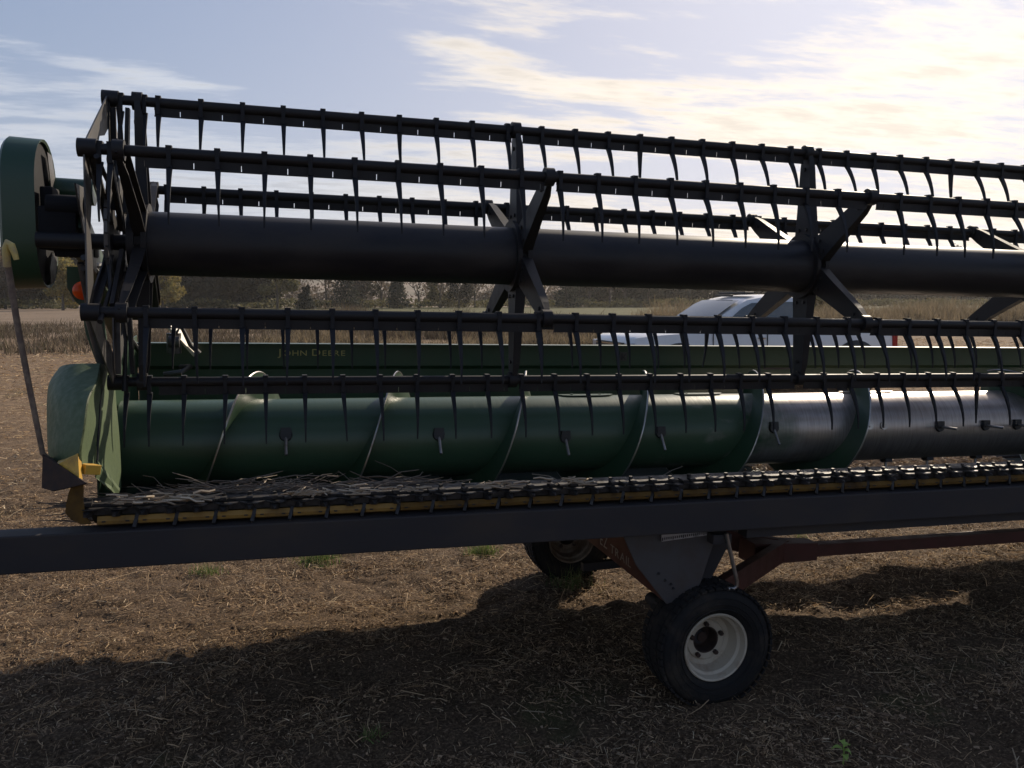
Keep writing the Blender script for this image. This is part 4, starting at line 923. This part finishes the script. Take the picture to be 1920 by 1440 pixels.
def wheel(c, sgn):
    cx_w, cy_w, cz_w = c; T2 = lambda p: Vector((p[0], p[1] * sgn, p[2])) + Vector(c) - TO
    b = MB(T2); tr_ = .262; w_ = .105
    b.lathe([(.150, -.075), (.160, -.088), (.185, -.100), (.215, -.103), (.238, -.096), (.252, -.085), (.259, -.070), (.262, -.04), (.263, 0), (.262, .04), (.259, .070), (.252, .085), (.238, .096), (.215, .103), (.185, .100), (.160, .088), (.150, .075)], (0, 0, 0), 'Y', 72)
    for k in range(48):                                    # tread blocks on the shoulders and centre ribs
        t = 2 * pi * k / 48
        for yy, off in ((-.078, 0), (.078, .5), (-.035, .25), (.035, .75)):
            a = t + off * 2 * pi / 48; m4 = Matrix.Rotation(-a, 4, 'Y'); rr2 = .2595 if abs(yy) > .05 else .2615
            b.box(rr2 - .004, rr2 + .0055, yy - .016, yy + .016, -.0125, .0125, m4)
    for rr2 in (.175, .196, .222): b.lathe([(rr2 - .003, -.1005), (rr2, -.1045), (rr2 + .003, -.1005)], (0, 0, 0), 'Y', 72)
    wo = b.build('wheel', M['rubber'], TR, fix=False)
    b = MB(T2)
    b.lathe([(.146, -.074), (.150, -.082), (.146, -.086), (.139, -.083), (.136, -.070), (.133, -.052), (.122, -.044), (.118, -.01), (.114, .004), (.112, .012), (.092, .016), (.086, .010), (.058, .010), (.056, .016), (.056, .024), (.114, .024), (.125, .03), (.135, .06), (.146, .08)], (0, 0, 0), 'Y', 56)
    ri = b.build('rim', M['rim'] if cy_w < .5 else M['rimshade'], wo, fix=True)
    b = MB(T2); b.lathe([(.0, .075), (.052, .075), (.0555, .012), (.060, .0085), (.056, .010)], (0, 0, 0), 'Y', 28); b.lathe([(.0, .040), (.022, .040), (.026, .05), (.026, .075)], (0, 0, 0), 'Y', 20); b.build('hub', M['rust'], ri)
    for k in range(5):
        a = 2 * pi * k / 5 + .35; b = MB(T2); q_ = Vector((.073 * cos(a), 0, .073 * sin(a))); b.cyl(q_ + Vector((0, .010, 0)), q_ + Vector((0, -.008, 0)), .0105, 6); b.build('lug_nut', M['rust'], ri)
    for k in range(10): pass
WY = -.345
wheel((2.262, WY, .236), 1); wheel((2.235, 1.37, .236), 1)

# ------------------------------------------------------------------ pickup truck
TKX, TKY = 6.75, 10.55
TK = root('pickup_truck', Matrix.Translation((TKX + 2.8, TKY + 1.0, -.10)), 'white crew-cab pickup parked in the field behind the header', 'pickup truck')
TK0 = Vector((TKX + 2.8, TKY + 1.0, 0))
K = lambda p: Vector((p[0] - 2.8, p[1] - 1.0, p[2]))     # x from nose, y from near side, z from ground
b = MB(K)
# body sections along x: (x, half inset, z top, z bottom)
def body_ring(x, ins, zt, zb, sh):
    y0, y1 = ins, 2.0 - ins
    return [(x, y0 + .10, zb), (x, y0 + .02, zb + .12), (x, y0, zb + .35), (x, y0 + .015, zt - .22), (x, y0 + sh, zt - .03), (x, y0 + sh + .10, zt), (x, 1.0, zt + .02), (x, y1 - sh - .10, zt), (x, y1 - sh, zt - .03), (x, y1 - .015, zt - .22), (x, y1, zb + .35), (x, y1 - .02, zb + .12), (x, y1 - .10, zb)]
secs = [(0, .22, 1.02, .46, .08), (.05, .14, 1.08, .40, .07), (.16, .06, 1.12, .38, .06), (.5, .02, 1.16, .36, .06), (1.0, .0, 1.19, .36, .06), (1.55, 0, 1.22, .36, .05), (1.62, 0, 1.22, .36, .05), (3.7, 0, 1.22, .36, .05), (3.74, .0, 1.26, .36, .05), (5.55, 0, 1.27, .42, .04), (5.66, .03, 1.26, .44, .05)]
rg = [body_ring(*s_) for s_ in secs]; b.ribbon(rg, smooth=True)
b.add(rg[0], [tuple(range(13))]); b.add(rg[-1], [tuple(range(13))[::-1]])
tb = b.build('body', M['truck'], TK)
b = MB(K)
def cab_ring(x, ins, zt):
    return [(x, ins, 1.20), (x, ins + .10, zt - .12), (x, ins + .16, zt - .03), (x, ins + .3, zt), (x, 1.0, zt + .015), (x, 1.7 - ins, zt), (x, 1.84 - ins, zt - .03), (x, 1.9 - ins, zt - .12), (x, 2.0 - ins, 1.20)]
cs_ = [(1.50, .06, 1.235), (1.70, .06, 1.38), (2.15, .08, 1.66), (2.45, .09, 1.80), (2.8, .09, 1.86), (3.3, .09, 1.87), (3.55, .10, 1.84), (3.68, .10, 1.76), (3.76, .09, 1.25)]
rc = [cab_ring(*s_) for s_ in cs_]; b.ribbon(rc); b.build('cab', M['truck'], TK)
b = MB(K); fr = [(1.555, 1.272), (1.74, 1.415), (2.17, 1.687), (2.33, 1.757)]
b.ribbon([[(x - .02, .20 + .03 * i, z + .012), (x - .035, .6, z + .018), (x - .04, 1.0, z + .022), (x - .035, 1.4, z + .018), (x - .02, 1.8 - .03 * i, z + .012)] for i, (x, z) in enumerate(fr)]); b.build('windscreen', M['wglass'], TK)
def win(pts, name='window'):
    for y_ in (0, 1):
        b = MB(K); vs = []
        for x, z in pts:
            t = (z - 1.2) / .55; y2 = .09 + .095 * t - .012; vs.append((x, y2 if y_ == 0 else 2.0 - y2, z))
        b.prism(vs, (0, .01 if y_ == 0 else -.01, 0)); b.build(name, M['glass'], TK)
win([(1.80, 1.26), (2.72, 1.26), (2.72, 1.73), (2.50, 1.72), (2.30, 1.63)]); win([(2.80, 1.26), (3.55, 1.27), (3.50, 1.70), (3.38, 1.74), (2.80, 1.745)])
b = MB(K)
for y0, y1 in ((-.20, -.02), (2.02, 2.20)): b.box(1.93, 2.03, y0, y1, 1.27, 1.44); b.box(1.96, 2.0, min(y0 + .1, 1.9), max(y1 + .06 if y0 < 0 else y1, .06), 1.26, 1.30)
b.build('mirror', M['trim'], TK, .02)
b = MB(K); b.box(-.035, .03, .35, 1.65, .66, 1.0); go = b.build('grille', M['trim'], TK, .01)
b = MB(K)
for z in (.72, .80, .88, .95): b.box(-.05, -.034, .40, 1.60, z, z + .03)
b.build('grille_bar', M['chrome'], go)
for y0, y1 in ((.10, .36), (1.64, 1.90)):
    b = MB(K); b.box(-.01, .12, y0, y1, .84, 1.0); b.build('headlight', M['alu'], TK, .02)
b = MB(K); b.box(-.14, .02, .08, 1.92, .42, .62); b.build('front_bumper', M['chrome'], TK, .03)
b = MB(K); b.box(5.64, 5.80, .08, 1.92, .50, .68); b.build('rear_bumper', M['chrome'], TK, .03)
for y0, y1 in ((-.005, .09), (1.91, 2.005)):
    b = MB(K); b.box(5.56, 5.675, y0, y1, .80, 1.15); b.build('tail_light', M['tail'], TK, .01)
b = MB(K); b.box(2.55, 2.75, .5, 1.5, 1.885, 1.93); b.box(2.35, 2.42, .7, 1.3, 1.84, 1.875); b.build('roof_marker_lamp', M['trim'], TK, .01)
b = MB(K)
for x in (2.755, 3.6, 1.62): b.box(x, x + .012, -.001, .02, .55, 1.19)
b.box(1.65, 3.6, -.012, .0, .46, .52); b.build('door_seam', M['trim'], TK)
b = MB(K)
for x in (2.55, 3.40): b.box(x, x + .16, -.02, .01, 1.05, 1.08)
b.build('door_handle', M['chrome'], TK, .004)
for x in (.95, 4.72):
    for y, sg in ((.0, 1), (2.0, -1)):
        b = MB(K)                                         # dark arch disc just proud of the body side, wheel in it
        b.lathe([(.0, .0), (.54, .0), (.56, .012), (.54, .02)], (x, y - .012 if sg > 0 else y - .008, .44), 'Y', 36); b.build('wheel_arch', M['trim'], TK)
        b = MB(K); b.lathe([(.22, -.02), (.24, -.035), (.36, -.04), (.40, -.02), (.405, .03), (.405, .2), (.36, .22)], (x, y if sg > 0 else y - .2, .40), 'Y', 40); wo = b.build('wheel', M['rubber'], TK)
        b = MB(K); b.lathe([(.0, -.03), (.06, -.035), (.07, .0), (.2, -.01), (.235, -.03), (.24, -.02)], (x, y - .004 if sg > 0 else y + .05, .40), 'Y', 30); b.build('rim', M['alu'], wo)

# ------------------------------------------------------------------ autumn haze over the fields
b = MB(); b.box(-1500, 1500, -1500, 1500, -1.6, 62)
hz = b.build('haze', bpy.data.materials.new('haze'), None); hm = hz.data.materials[0]; hm.use_nodes = True
ht = hm.node_tree; ht.nodes.clear(); ho = ht.nodes.new('ShaderNodeOutputMaterial'); hv = ht.nodes.new('ShaderNodeVolumePrincipled')
hv.inputs['Density'].default_value = .00022; hv.inputs['Color'].default_value = (1, .97, .93, 1); hv.inputs['Anisotropy'].default_value = .45
ht.links.new(hv.outputs[0], ho.inputs['Volume']); tag(hz, 'thin warm haze over the far field edge', 'haze', kind='stuff')
